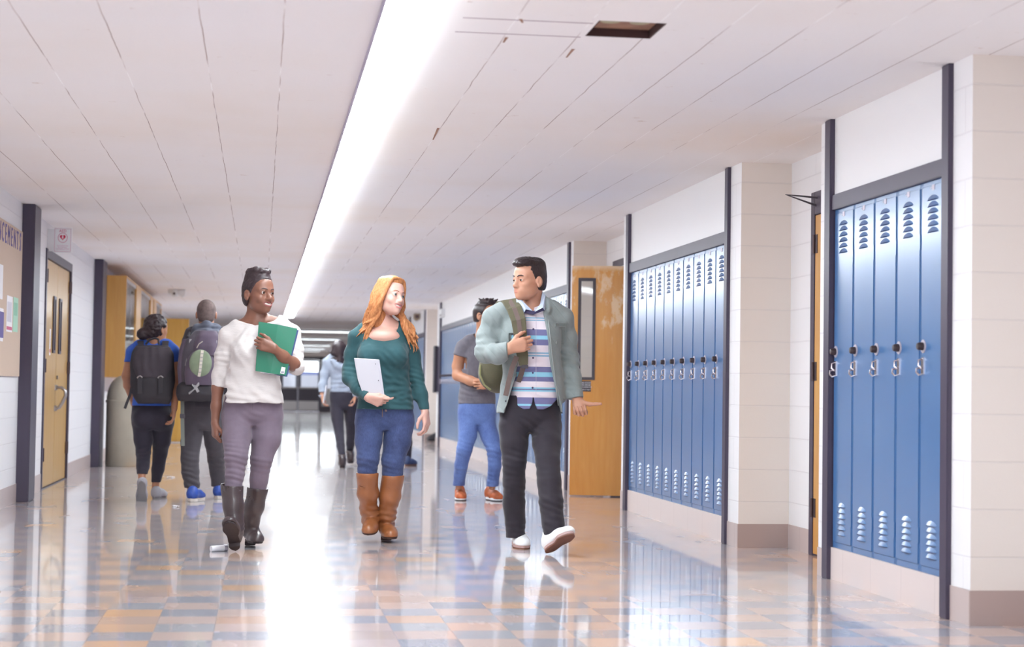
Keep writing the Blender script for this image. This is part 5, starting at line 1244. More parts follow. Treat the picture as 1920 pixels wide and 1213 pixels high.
    MB().prism([P(979, 576, ya-.018), P(1001, 583, ya-.028), P(1021, 573, ya-.02), P(1021, 582, ya-.024), P(1000, 590, ya-.032), P(978, 586, ya-.022)], (0, .006, 0)).build('collar_band', M['navy_trim'], sh, bevel=.001)
    # jacket
    lo, hi = bbox([P(880, 540, Y), P(1105, 785, Y)], .02); lo[1], hi[1] = 10.03, 10.64
    F = SDF(lo, hi, .0044)
    g.lo('jk', sec(Y, m_, (800, 996, 68, .15, .155), (765, 997, 65, .15, .15), (735, 998, 61, .145, .145), (700, 999, 57, .142, .138), (660, 996, 55, .144, .135), (620, 992, 57, .140, .14), (598, 990, 54, .115, .128), (584, 990, 38, .09, .10)), (1, -.02))
    g.draw(F, ['jk', 'armr', 'arml'], .0); 
    for t, kd, a in g.items:
        if t == 'torso' and kd == 'ch': F.chain(a[0], [r+.012 for r in a[1]], a[2])
        if t == 'torso' and kd == 'el': F.ell(a[0], A(*a[1])+.016, a[2])
    F.chain(px(Y, (1018, 556, 10.36), (1026, 566, 10.33), (1028, 582, 10.28)), [.014, .020, .018], .02); F.chain(px(Y, (1018, 556, 10.37), (998, 556, 10.44), (972, 562, 10.40)), [.014, .016, .014], .02)
    F.cut((0, 0, P(1000, 775, Y)[2]), (0, 0, -1))
    rows = [(548, 972, 1014), (566, 969, 1021), (600, 974, 1024), (640, 976, 1028), (684, 973, 1033.5), (712, 966, 1040), (745, 956, 1049), (790, 944, 1062)]
    zs = [P(1000, r[0], 10.22)[2] for r in rows]; slot(F, zs, [P(r[1], r[0], 10.22)[0] for r in rows], [P(r[2], r[0], 10.22)[0] for r in rows], Y-.02)
    F.ell(P(996, 548, 10.36), (.072, .085, .085), .006, op='s')
    e = P(952, 655, 10.155); F.cut(e, (.95, -.25, .05), 0., (e-A(.02, .09, .09), e+.09)); e = P(1081.5, 747, 10.32); F.cut(e, (.15, -.25, -1), 0., (e-.09, e+.09))
    F.ripple(.0024, 24)
    F.fold(P(906, 650, 10.30), (.2, 0, 1), .007, .045, .10, 3.); F.fold(P(930, 664, 10.2), (.9, 0, .3), .004, .05, .09, 6.); F.fold(P(1070, 672, 10.38), (.2, 0, 1), .006, .045, .11, 4.); F.fold(P(1076, 715, 10.33), (.2, 0, 1), .005, .035, .09, 1.); F.fold(P(940, 612, 10.25), (1, 0, -.3), .005, .05, .09, 8.)
    jk = F.build('jacket', M['jacket_sage'], R)
    for xs in ((1034, 1057),):
        pts = [on_mesh(jk, p, .0025) for p in ((1041, 606), (1060, 606), (1062, 640), (1054, 646), (1043, 644))]
        MB().tube(pts+[pts[0]], .0028, 6).build('pocket_seam', M['jacket_sage'], jk)
        MB().tube([on_mesh(jk, p, .0025) for p in ((1041, 612), (1060, 612))], .0025, 6).build('pocket_hem', M['jacket_sage'], jk)
    MB().tube([on_mesh(jk, (1027+.125*(y-600) if y > 650 else 1028.5+.1*(y-600), y), .001) for y in range(600, 768, 10)], .0036, 8).build('front_edge', M['jacket_edge'], jk)
    MB().tube([on_mesh(jk, p, .001) for p in ((972, 694), (966, 706), (961, 720), (955, 740), (949, 760), (944, 770))], .0036, 8).build('front_edge', M['jacket_edge'], jk)
    for a in ((964, 705), (957, 727), (952, 752)):
        c = on_mesh(jk, (a[0]-4, a[1])); MB().cyl(c+A(0, .002, 0), c-A(0, .003, 0), .005, 12).build('snap_button', M['dark_metal'], jk)
    # trousers
    lo, hi = bbox([P(925, 735, Y), P(1070, 1020, Y)], .02); lo[1], hi[1] = 9.93, 10.58
    F = SDF(lo, hi, .0044); g.draw(F, ['hips', 'legr', 'legl'])
    F.cut((0, 0, P(1000, 742, Y)[2]), (0, 0, 1))
    for q in (968, 1024): F.ell(P(q, 784, 10.45), (.09, .07, .09), .04)
    e = P(967, 1008, 10.45); F.cut(e, (0, .0, -1), 0., (e-A(.11, .13, .08), e+A(.10, .13, .06))); e = P(1039, 1004, 10.03); F.cut(e, (.1, -.3, -1), 0., (e-A(.085, .13, .09), e+A(.11, .13, .06)))
    F.ripple(.0020, 22)
    for a in ((964, 872, 10.28, .2, .006, .12, 2), (1027, 868, 10.12, -.2, .005, .12, 5), (966, 990, 10.42, .1, .007, .08, 3), (1038, 990, 10.0, .15, .007, .09, 8), (1033, 935, 10.03, .5, .005, .13, 1), (996, 800, 10.27, .6, .005, .10, 4), (965, 930, 10.36, .4, .004, .13, 6)): F.fold(P(a[0], a[1], a[2]), (a[3], 0, 1), a[4], .042, a[5], a[6])
    F.build('trousers', M['trouser_black'], R)
    # shoes
    fr = Foot(P(968, 1012, 10.605)*A(1, 1, 0), (.03, -1, 0), (0, 0, 1), .28, .052, .037)
    fl_ = Foot((1.648, 10.03, .004), (.46, -.73, .48), (-.12, .50, .80), .262, .048, .034)
    for ft, ank in ((fr, P(967, 1000, 10.47)), (fl_, P(1038, 1000, 10.045))):
        lo, hi = bbox([ft.w(0, 0, 0), ft.w(ft.L, 0, .05), ank], .09); F = SDF(lo, hi, .004); ft.upper(F, .022, .066, .066, .038, r_=.93)
        F.chain([ft.w(.05, 0, .075), ft.w(.055, 0, .10)], [.036, .036], .02)
        s_ = F.build('sneaker', M['canvas_white'], R)
        ft.sole('midsole', M['gum_pale'], s_, .006, .028, 1.06, bevel=.004); ft.sole('outsole', M['gum_brown'], s_, 0, .0065, 1.05, bevel=.002)
        for a in (.125, .145, .165, .185): MB().tube([ft.w(a, -.026, .080-(a-.12)*.42), ft.w(a+.006, 0, .097-(a-.12)*.46), ft.w(a, .026, .080-(a-.12)*.42)], .0032, 6).build('lace', M['lace_grey'], s_, smooth=True)
    # socks of skin-tight dark knit
    return R
def backpack_olive():
    Y = 10.36
    t = thing('backpack', 'olive backpack slung on the right shoulder of the man in the jacket', 'backpack', tuple(P(925, 700, 10.62)*A(1, 1, 0)+A(0, 0, 1.0)))
    lo, hi = bbox([P(890, 585, 10.62), P(975, 740, 10.62)], .05); lo[1], hi[1] = 10.46, 10.86
    F = SDF(lo, hi, .005); c = P(936, 668, 10.655)
    F.ell(c, (.118, .105, .215), .03); F.ell(P(931, 700, 10.66), (.112, .115, .115), .04); F.ripple(.004, 16); F.cut((0, 10.525, 0), (0, -1, 0), .02)
    F.build('pack_body', M['olive'], t)
    MB().tube([P(901, 684, 10.60), P(900, 703, 10.585), P(908, 722, 10.58), P(920, 731, 10.58)], .006, 8).build('piping', M['olive_light'], t, smooth=True)
    path = px(Y, (938, 580, 10.53), (944, 567, 10.42), (955, 563, 10.33), (964, 578, 10.255), (972, 600, 10.205), (975, 622, 10.195), (976, 645, 10.185), (980, 668, 10.195), (982, 685, 10.20))
    ribbon(path, [.085, .092, .095, .090, .086, .080, .072, .066, .05], A(1, -.12, .12), .014).build('shoulder_strap', M['olive'], t, smooth=False, bevel=.003)
    e1 = [p+A(.0, -.0085, 0) for p in path[2:7]]
    ribbon(e1, .026, A(1, -.12, .12), .003).build('webbing', M['brown_web'], t)
    ribbon(px(Y, (984, 684, 10.198), (984, 691, 10.198)), .040, A(1, 0, .1), .012).build('buckle', M['dark_metal'], t, bevel=.002)
    ribbon(px(Y, (969, 668, 10.185), (960, 690, 10.185), (954, 715, 10.183), (948, 742, 10.18)), [.030, .030, .030, .030], A(1, 0, .1), .004).build('loose_webbing', M['brown_web'], t)
    ribbon(px(Y, (981, 688, 10.21), (977, 702, 10.24), (972, 716, 10.26)), .03, A(1, 0, .1), .004).build('webbing', M['brown_web'], t)
k = N('shirt_striped_cotton'); z_ = k.n('SeparateXYZ', {0: k.obj()}).outputs[2]
zt_, zb_ = P(1000, 583, 10.24)[2], P(1000, 770, 10.24)[2]
tt = k.math('DIVIDE', k.math('SUBTRACT', zt_, z_), zt_-zb_)
Wc, Lc, Ac, A2 = lin(218, 208, 216), lin(112, 112, 152), lin(140, 196, 218), lin(128, 170, 196)
st_ = [(583, Wc), (594, A2), (596.5, Wc), (598.5, A2), (601, Wc), (617, Lc), (629, Ac), (636, Lc), (647, Wc), (660, A2), (663, Wc), (665, A2), (668, Wc), (687, Lc), (697, Ac), (706, Lc), (715, Wc), (726, Ac), (729, Lc), (731, Ac), (734, Wc), (745, Lc), (757, Ac), (761, Lc)]
k.put(k.b.inputs['Base Color'], k.ramp(tt, [((y-583)/187, c) for y, c in st_], 'CONSTANT')); k.set(Roughness=.85); k.bump(k.noise(k.obj(), 200, 2).outputs[0], .15, .002); M['shirt_stripe'] = k.m
M['lips_man'] = mat('lips_man', (196, 122, 116), .4)
M['hair_dark'] = hairmat('hair_near_black', (36, 27, 30), (60, 48, 50), .4, (60, 60, 14), .5)
M['shirt_plain'] = fabric('shirt_collar_pale_blue', (190, 204, 224)); M['navy_trim'] = mat('navy_trim', (66, 60, 96), .7); M['shirt_seam'] = mat('shirt_seam', (196, 190, 204), .8)
M['jacket_edge'] = fabric('jacket_edge_pale', (146, 152, 151))
k = N('jacket_quilted_sage'); q = k.n('SeparateXYZ', {0: k.obj()})
d1 = k.math('ADD', k.math('MULTIPLY', q.outputs[0], 16.), k.math('MULTIPLY', q.outputs[2], 13.)); d2 = k.math('SUBTRACT', k.math('MULTIPLY', q.outputs[2], 13.), k.math('MULTIPLY', q.outputs[0], 16.))
qa = k.math('ABSOLUTE', k.math('SUBTRACT', k.math('FRACT', k.math('ADD', d1, 20.)), .5)); 
k.put(k.b.inputs['Base Color'], k.ramp(k.noise(k.obj(), 12, 4).outputs[0], [(.3, lin(121, 131, 131)), (.7, lin(135, 145, 145))])); k.set(Roughness=.75, Sheen_Weight=.2)
k.bump(k.math('ADD', k.math('POWER', k.math('MULTIPLY', qa, 2.), .35), k.math('MULTIPLY', k.noise(k.obj(), 60, 3).outputs[0], .25)), .35, .008); M['jacket_sage'] = k.m
M['trouser_black'] = fabric('trouser_charcoal', (48, 43, 51), .8, .08, 16)
M['canvas_white'] = fabric('canvas_white', (234, 236, 238), .7, .03, 30, .2, 300); M['gum_pale'] = mat('gum_sole_pale', (186, 156, 152), .5); M['gum_brown'] = mat('gum_sole_brown', (126, 84, 66), .55, var=.15, vscale=12); M['lace_grey'] = mat('lace_grey_white', (206, 206, 210), .7)
M['olive'] = fabric('nylon_olive', (92, 88, 68), .7, .08, 20, .3, 180); M['olive_light'] = fabric('olive_piping', (132, 130, 92)); M['brown_web'] = fabric('webbing_brown', (104, 88, 84), .7, .05, 40, .4, 300)
man_jacket(); backpack_olive()
# ================= the others
def leg_set(g, tag_, Y, pts, rs): g.ch(tag_, px(Y, *pts), rs, .03)
def foot_pair(R, specs, upper, soles, name, L=.27, wb=.047, wh=.034, hi_=.07, res=.005, grow=1.05, laces=None, heel=None, h0=.02):
    for ft, ank in specs:
        lo, hi = bbox([ft.w(0, 0, 0), ft.w(ft.L, 0, .05), ank], .09); F = SDF(lo, hi, res); ft.upper(F, h0, hi_, .072, .042)
        F.chain([ft.w(.05, 0, hi_), ft.w(.052, 0, hi_+.02)], [.036, .036], .02)
        s_ = F.build(name, upper, R)
        for (a, b, m_, nm, gr) in soles: ft.sole(nm, m_, s_, a, b, grow*gr, heel, bevel=.003)
        if laces:
            for a in (.125, .145, .165, .185): MB().tube([ft.w(a, -.026, .082-(a-.12)*.42), ft.w(a+.006, 0, .098-(a-.12)*.46), ft.w(a, .026, .082-(a-.12)*.42)], .0034, 6).build('lace', laces, s_, smooth=True)
def man_glasses():
    Y, m_ = 14.8, .0045
    R = thing('person', 'young man in grey tee, jeans and glasses, walking partly behind the man in the jacket', 'person', (1.82, 14.8, 0))
    g = Fig(); th = .86
    h = Head(P(909.5, 591, 14.75), (math.sin(th), -math.cos(th), -.02), (0, 0, 1), .228)
    g.lo('torso', sec(Y, m_, (768, 894, 36, .115, .12), (756, 894, 35.5, .113, .118), (730, 895, 33.5, .105, .105), (700, 897, 33, .108, .10), (672, 898, 35, .105, .105), (652, 898, 34, .085, .10), (640, 900, 22, .06, .07)), (1, 0))
    g.ch('torso', px(Y, (896, 632), (880, 640), (870, 650)), [.046, .050, .055], .03); g.ch('torso', px(Y, (910, 632), (928, 640), (940, 650)), [.046, .050, .055], .03)
    g.ch('slr', px(Y, (868, 652), (862, 668)), [.060, .062], .03); g.ch('sll', px(Y, (941, 652), (948, 668)), [.060, .062], .03)
    g.lo('hips', sec(14.8, m_, (745, 894, 33, .105, .11), (760, 894, 35.5, .11, .125), (776, 894, 36.5, .11, .13), (786, 894, 35, .10, .12), (796, 894, 28, .08, .09)), (1, 0), .04, 2.1)
    g.ch('legr', px(Y, (878, 788, 14.8), (877, 815, 14.77), (871, 842, 14.74), (864.5, 872, 14.80), (860.5, 905, 14.90), (860, 913, 14.91)), [.088, .078, .066, .056, .050, .050], .014)
    g.ch('legl', px(Y, (909, 788, 14.8), (917, 815, 14.78), (927, 842, 14.74), (927.5, 872, 14.76), (924, 905, 14.82), (923, 913, 14.83)), [.088, .078, .066, .056, .050, .050], .014)
    lo, hi = bbox([P(850, 565, Y), P(962, 918, Y)], .02); lo[1], hi[1], lo[2] = 14.5, 15.05, .06
    F = SDF(lo, hi, .005); g.draw(F, ['torso', 'slr', 'sll', 'hips', 'legr', 'legl'], -.022); h.skull(F, jaw=1.0, nose=1.05)
    F.chain([h.w(0, -.026, -.05), P(906, 622, 14.8), P(904, 642, 14.8)], [.052, .054, .062], .025)
    F.chain(px(Y, (863, 660, 14.8), (858, 686, 14.82), (858, 704, 14.80)), [.048, .046, .044], .02); F.chain(px(Y, (858, 704, 14.80), (882, 714, 14.68), (908, 720, 14.60)), [.044, .040, .029], .02)
    hand(F, P(908, 720, 14.60), (1, -.05, .05), (0, 1, 0), (0, 0, 1), [(20, 40, 30)]*4, .18)
    F.chain(px(Y, (947, 664, 14.8), (952, 700, 14.8)), [.048, .044], .02); F.chain(px(Y, (952, 700, 14.80), (940, 714, 14.68), (922, 722, 14.60)), [.044, .040, .029], .02)
    hand(F, P(922, 722, 14.585), (-1, -.05, .0), (0, 1, 0), (0, 0, 1), [(20, 40, 30)]*4, .18)
    F.build('body', SK['olive'], R, lips=h.lips_mask); h.eyes(R, M['iris_brown']); h.brows(R, M['hair_dark'], .004)
    F = SDF(h.c-.17, h.c+.2, .0042); hair_cap(F, h, .006, .012, .62, -.06); h.ell(F, (0, .015, .108), (.060, .080, .024), .02)
    r_ = np.random.default_rng(3)
    for i in range(26): h.cap(F, (r_.uniform(-.05, .05), r_.uniform(-.05, .085), .108), (r_.uniform(-.06, .06), r_.uniform(-.05, .10), r_.uniform(.125, .142)), .012, .006, .008)
    F.build('hair', M['hair_dark'], R, 1)
    gl = MB()
    for q in (-1, 1):
        gl.tube([h.w(q*.034+.024*math.cos(a)*(1 if abs(math.cos(a)) < .8 else .98), .104-abs(.012*math.cos(a)), -.002+.0165*math.sin(a)) for a in np.linspace(0, 2*math.pi, 24, endpoint=False)], .0028, 6, closed=True)
        gl.tube([h.w(q*.058, .094, .004), h.w(q*.080, .06, .006), h.w(q*.082, -.005, .004), h.w(q*.080, -.02, -.010)], .0026, 6)
    gl.tube([h.w(-.011, .107, .002), h.w(0, .110, .005), h.w(.011, .107, .002)], .0026, 6)
    gl.build('spectacles', M['dark_metal'], R, smooth=True)
    F = SDF(*[bbox([P(848, 622, Y), P(965, 775, Y)], .02)[i]+A(0, (-.25, .25)[i], 0) for i in (0, 1)], .005)
    g.draw(F, ['torso', 'slr', 'sll']); F.cut((0, 0, P(894, 757, Y)[2]), (0, 0, -1))
    F.ell(P(905, 626, 14.76), (.072, .10, .062), .005, op='s'); F.ell(P(905, 640, 14.66), (.028, .08, .05), .004, op='s')
    for a, n_ in (((862.5, 668), (-.25, 0, -1)), ((948, 668), (.25, 0, -1))):
        e = P(a[0], a[1], Y); F.cut(e, n_, 0., (e-A(.075 if n_[0] < 0 else .048, .1, .1), e+A(.048 if n_[0] < 0 else .075, .1, .05)))
    F.ripple(.003, 22); F.fold(P(880, 735, 14.7), (.5, 0, 1), .006, .05, .15, 3.); F.fold(P(890, 690, 14.7), (1, 0, .2), .004, .05, .15, 5.); F.build('t_shirt', M['tee_grey'], R)
    F = SDF(*[bbox([P(845, 740, Y), P(945, 918, Y)], .02)[i]+A(0, (-.25, .25)[i], 0) for i in (0, 1)], .005); g.draw(F, ['hips', 'legr', 'legl']); F.cut((0, 0, P(894, 742, Y)[2]), (0, 0, 1)); F.cut((0, 0, P(894, 912, Y)[2]), (0, 0, -1))
    F.ripple(.002, 24)
    for a in ((872, 842, .3, 2), (927, 845, .2, 4), (862, 895, .1, 6), (924, 895, .1, 8)): F.fold(P(a[0], a[1], 14.72), (a[2], 0, 1), .005, .04, .12, a[3])
    F.build('jeans', M['denim_light'], R)
    fr = Foot(P(862, 923, 15.08)*A(1, 1, 0), (-.06, -1, 0), (0, 0, 1), .27, .049, .036); fl_ = Foot(P(914, 922, 15.02)*A(1, 1, 0), (.30, -1, 0), (0, 0, 1), .27, .049, .036)
    foot_pair(R, ((fr, P(860, 905, 14.92)), (fl_, P(923, 905, 14.86))), M['runner_orange'], ((0, .008, M['sole_black'], 'outsole', 1.), (.008, .030, M['canvas_white'], 'midsole', 1.02)), 'running_shoe', .27, laces=M['lace_lime'])
    return R
def girl_pack():
    Y, m_ = 14.75, .0045
    R = thing('person', 'woman seen from behind in blue tee and black trousers, dark hair in a low bun', 'person', (-.9, 14.75, 0))
    g = Fig()
    h = Head(P(293, 617, 14.75), (.62, .78, 0), (0, 0, 1), .225)
    g.lo('torso', sec(Y, m_, (768, 286, 38, .11, .11), (750, 286, 36, .105, .105), (725, 286, 33, .10, .10), (695, 287, 34, .105, .10), (672, 288, 36, .10, .10), (656, 288, 34, .08, .09), (646, 289, 22, .06, .07)), (1, 0))
    g.ch('torso', px(Y, (281, 643), (262, 649), (250, 658)), [.045, .048, .050], .03); g.ch('torso', px(Y, (297, 643), (313, 648), (324, 657)), [.045, .048, .050], .03)
    g.ch('sleeves', px(Y, (249, 660), (244, 680)), [.052, .052], .03); g.ch('sleeves', px(Y, (323, 659), (327, 682)), [.052, .050], .03)
    g.lo('hips', sec(14.75, m_, (745, 286, 34, .10, .105), (765, 287, 38, .105, .12), (782, 287, 39.5, .10, .135), (795, 287, 38, .10, .12), (805, 287, 30, .08, .09)), (1, 0), .04, 2.1)
    g.ch('legl', px(Y, (268, 797, 14.75), (269, 825, 14.74), (269, 848, 14.72), (268, 875, 14.62), (266, 893, 14.55)), [.088, .076, .060, .052, .040], .014)
    g.ch('legr', px(Y, (305, 797, 14.75), (303, 825, 14.80), (300, 850, 14.86), (296, 880, 14.90), (292, 908, 14.93)), [.088, .076, .060, .052, .036], .014)
    lo, hi = bbox([P(228, 592, Y), P(345, 935, Y)], .02); lo[1], hi[1], lo[2] = 14.4, 15.1, .06
    F = SDF(lo, hi, .005); g.draw(F, ['torso', 'sleeves', 'hips', 'legl', 'legr'], -.020); h.skull(F, jaw=.95, nose=.95)
    F.chain([h.w(0, -.02, -.06), P(289, 645, 14.75), P(289, 654, 14.75)], [.048, .05, .055], .025)
    F.chain(px(Y, (244, 676), (238, 705, 14.78), (240, 722, 14.82), (247, 745, 14.90)), [.043, .041, .037, .027], .02); hand(F, P(247, 745, 14.90), (.1, .5, -1), (.8, .2, .2), (.2, 1, .2), [(40, 60, 40)]*4, .165)
    F.chain(px(Y, (327, 678), (329, 708, 14.66), (328, 730, 14.62), (327, 766, 14.58)), [.042, .040, .036, .025], .02); hand(F, P(327, 766, 14.58), (-.05, .05, -1), (-.9, 0, 0), (0, 1, 0), [(25, 40, 28)]*4, .168)
    F.chain(px(Y, (266, 890, 14.56), (266, 905, 14.53)), [.030, .03], .02); F.chain(px(Y, (292, 903, 14.93), (291, 924, 14.94)), [.029, .032], .02)
    F.build('body', SK['olive'], R, lips=h.lips_mask)
    h.eyes(R, M['iris_brown'])
    F = SDF(h.c-.2, h.c+.2, .0045); hair_cap(F, h, .014, .010, .75, -.075); c = P(268, 626, 14.70); F.ell(c, (.052, .05, .050), .02)
    r_ = np.random.default_rng(8)
    for i in range(40):
        d_ = nrm(r_.normal(size=3)); d_[1] = -abs(d_[1]); F.ell(h.c+h.M@A(0, -.014, .03)+d_*A(.084, .1, .092), (.016, .016, .014), .006)
    F.ripple(.003, 80); F.build('hair', M['hair_black'], R, 1)
    F = SDF(*[bbox([P(235, 632, Y), P(342, 775, Y)], .02)[i]+A(0, (-.25, .25)[i], 0) for i in (0, 1)], .0055); g.draw(F, ['torso', 'sleeves']); F.cut((0, 0, P(286, 761, Y)[2]), (0, 0, -1)); F.ell(P(289, 634, 14.77), (.068, .09, .055), .005, op='s')
    for a in ((244, 679), (327, 682)):
        e = P(a[0], a[1], Y); F.cut(e, (0, 0, -1), 0., (e-A(.062, .1, .08), e+A(.062, .1, .04)))
    F.ripple(.002, 24); F.build('t_shirt', M['tee_blue'], R)
    F = SDF(*[bbox([P(240, 740, Y), P(332, 915, Y)], .02)[i]+A(0, (-.35, .35)[i], 0) for i in (0, 1)], .0055); g.draw(F, ['hips', 'legl', 'legr']); F.cut((0, 0, P(286, 748, Y)[2]), (0, 0, 1))
    for q in (270, 303): F.ell(P(q, 785, 14.68), (.085, .075, .085), .04)
    e = P(266, 889, 14.56); F.cut(e, (0, -.1, -1), 0., (e-A(.07, .08, .1), e+A(.06, .08, .05))); e = P(292, 904, 14.93); F.cut(e, (0, 0, -1), 0., (e-A(.06, .08, .1), e+A(.08, .08, .05)))
    F.ripple(.002, 24); F.fold(P(269, 850, 14.65), (0, 0, 1), .004, .04, .12, 3.); F.build('trousers', M['trouser_ink'], R)
    f1 = Foot(P(267, 903, 14.47), (-.03, .45, -.90), (0, .9, .43), .245, .045, .032); f1.h = P(266, 902, 14.46)
    f2 = Foot(P(289, 927, 14.86)*A(1, 1, 0), (.30, 1, 0), (0, 0, 1), .245, .045, .032)
    foot_pair(R, ((f1, P(266, 898, 14.52)), (f2, P(292, 915, 14.92))), M['shoe_grey'], ((0, .014, M['sole_grey'], 'sole', 1.), (.014, .020, M['canvas_white'], 'trim_line', 1.01)), 'canvas_shoe', .245, .045, .032, .045, h0=.014)
    return R
def pack_black():
    Y = 14.56
    t = thing('backpack', 'black flap backpack on the woman in the blue tee', 'backpack', tuple(P(287, 755, Y)*A(1, 1, 0)+A(0, 0, .95)))
    F = SDF(*[bbox([P(242, 635, Y), P(330, 762, Y)], .02)[i]+A(0, (-.14, .12)[i], 0) for i in (0, 1)], .0055)
    s = [(757, 288, 27, .05, .05), (745, 287, 36, .085, .05), (715, 286, 39, .10, .05), (690, 286, 39, .09, .05), (660, 286, 37, .07, .05), (647, 287, 30, .04, .04)]
    F.loft(sec(Y, .0045, *s), (1, 0), .02, 3.2); F.ripple(.004, 15); F.build('pack_body', M['black_bag'], t)
    F = SDF(*[bbox([P(242, 635, Y), P(330, 725, Y)], .02)[i]+A(0, (-.16, .12)[i], 0) for i in (0, 1)], .0055)
    s = [(708, 286, 34, .108, .0), (690, 286, 37.5, .104, .0), (665, 286, 36.5, .088, .0), (650, 287, 32, .065, .0)]
    F.loft([(a, b, c, d+.06) for a, b, c, d in sec(Y, .0045, *s)], (1, 0), .02, 3.); F.cut((0, Y+.0, 0), (0, 1, 0)); F.fold(P(290, 680, Y-.09), (1, 0, 0), .005, .07, .2, 2.); F.ripple(.003, 15)
    F.build('flap', M['flap_charcoal'], t)
    for x in (262, 301):
        MB().tube(px(Y-.118, (x-5, 709), (x-3, 706), (x+1, 705), (x+5, 708)), .006, 8).build('buckle', M['steel'], t, smooth=True)
        ribbon(px(Y-.112, (x, 708), (x, 722), (x, 738)), .035, A(1, 0, 0), .006).build('strap', M['black_bag'], t)
    ribbon(px(Y-.04, (248, 722), (244, 740), (238, 755), (234, 766)), .022, A(1, 0, .3), .005).build('loose_strap', M['black_bag'], t)
    MB().tube(px(Y+.02, (273, 646), (280, 637), (290, 634), (297, 636), (298, 646)), .009, 8).build('grab_handle', M['black_bag'], t, smooth=True)
    for xs in ((264, 258), (310, 316)): ribbon([P(xs[0], 650, Y+.0), P(xs[0], 640, Y+.12), P(xs[1], 646, Y+.24), P(xs[1]-2, 680, Y+.31), P(xs[1], 730, Y+.24), P(xs[1], 745, Y+.05)], .05, A(1, 0, 0), .01).build('shoulder_strap', M['black_bag'], t)
    MB().cyl(P(253.5, 677, Y-.055), P(253.5, 677, Y-.075), .007, 10).build('stud', M['steel'], t)
def boy_pack():
    Y, m_ = 14.62, .00445
    R = thing('person', 'short-haired man seen from behind in dark hooded top, dark trousers and blue trainers', 'person', (-.45, 14.62, 0))
    g = Fig(); h = Head(P(387, 588, 14.66), (.0, 1, 0), (0, 0, 1), .226)
    g.lo('torso', sec(Y, m_, (765, 380, 36, .11, .11), (745, 380, 37, .11, .11), (710, 382, 38, .11, .105), (670, 385, 42, .11, .11), (640, 386, 42, .09, .10), (622, 387, 26, .07, .08)), (1, 0))
    g.ch('torso', px(Y, (378, 618), (360, 626), (354, 638)), [.05, .051, .049], .03); g.ch('torso', px(Y, (396, 618), (416, 626), (428, 638)), [.05, .055, .060], .03)
    g.ch('sleeves', px(Y, (355, 642), (350, 680, 14.86), (349, 712, 14.96), (354, 730, 15.0)), [.050, .050, .048, .040], .03); g.ch('sleeves', px(Y, (429, 642), (433, 680, 14.66), (430, 712, 14.72), (422, 730, 14.80)), [.062, .058, .054, .042], .03)
    g.lo('hips', sec(14.62, m_, (745, 378, 36, .105, .11), (762, 379, 39, .11, .13), (782, 380, 40, .11, .135), (795, 380, 38, .10, .12), (806, 380, 30, .08, .09)), (1, 0), .04, 2.1)
    g.ch('legl', px(Y, (362, 797, 14.62), (358, 830, 14.60), (356, 860, 14.58), (357, 885, 14.57), (360, 908, 14.56), (360, 916, 14.56)), [.092, .082, .074, .070, .062, .062], .014)
    g.ch('legr', px(Y, (399, 797, 14.64), (403, 830, 14.72), (406, 860, 14.82), (408, 885, 14.88), (410, 908, 14.92), (410, 914, 14.92)), [.092, .082, .074, .066, .058, .058], .014)
    lo, hi = bbox([P(325, 562, Y), P(448, 925, Y)], .02); lo[1], hi[1], lo[2] = 14.4, 15.1, .07
    F = SDF(lo, hi, .0055); g.draw(F, ['torso', 'sleeves', 'hips', 'legl', 'legr'], -.022); h.skull(F)
    F.chain([h.w(0, -.02, -.05), P(387, 622, 14.65), P(387, 634, 14.65)], [.055, .058, .06], .025)
    for a, sx in (((354, 730, 15.0), 1), ((422, 730, 14.80), -1)):
        F.chain([P(*a), P(a[0]+6*sx, a[1]+2, a[2]+.07)], [.03, .025], .02); hand(F, P(a[0]+6*sx, a[1]+2, a[2]+.07), (.8*sx, .6, .1), (0, -.5, .6), (0, 0, 1), [(40, 60, 40)]*4, .18)
    F.build('body', SK['light'], R, lips=h.lips_mask); h.eyes(R, M['iris_brown'])
    F = SDF(h.c-.15, h.c+.16, .0045); hair_cap(F, h, .0045, .012, .62, -.07); F.build('hair', M['hair_crop'], R, 1)
    F = SDF(*[bbox([P(325, 600, Y), P(450, 775, Y)], .02)[i]+A(0, (-.25, .3)[i], 0) for i in (0, 1)], .006); g.draw(F, ['torso', 'sleeves']); F.cut((0, 0, P(380, 762, Y)[2]), (0, 0, -1)); F.ripple(.004, 18)
    F.build('hooded_top', M['hoodie_dark'], R)
    F = SDF(*[bbox([P(350, 598, Y), P(428, 650, Y)], .02)[i]+A(0, (-.2, .2)[i], 0) for i in (0, 1)], .005)
    F.chain(px(Y, (362, 628, 14.60), (370, 616, 14.54), (387, 611, 14.51), (404, 615, 14.53), (416, 625, 14.58)), [.026, .034, .038, .034, .026], .03); F.chain(px(Y, (360, 632, 14.58), (372, 626, 14.50), (388, 622, 14.47), (404, 626, 14.49), (420, 632, 14.58)), [.024, .030, .032, .03, .024], .02); F.ripple(.005, 30); F.fold(P(388, 618, 14.5), (.2, 0, 1), .005, .04, .15, 3.)
    F.build('hood', M['hood_grey'], R)
    F = SDF(*[bbox([P(330, 740, Y), P(435, 922, Y)], .02)[i]+A(0, (-.3, .4)[i], 0) for i in (0, 1)], .006); g.draw(F, ['hips', 'legl', 'legr']); F.cut((0, 0, P(380, 744, Y)[2]), (0, 0, 1))
    e = P(360, 915, 14.56); F.cut(e, (0, 0, -1), 0., (e-A(.09, .12, .1), e+A(.09, .12, .05))); e = P(410, 912, 14.92); F.cut(e, (0, 0, -1), 0., (e-A(.09, .12, .1), e+A(.09, .12, .05)))
    F.ripple(.003, 20)
    for a in ((357, 868, 14.5, 2), (360, 900, 14.5, 4), (408, 870, 14.78, 6)): F.fold(P(*a[:3]), (.2, 0, 1), .006, .045, .13, a[3])
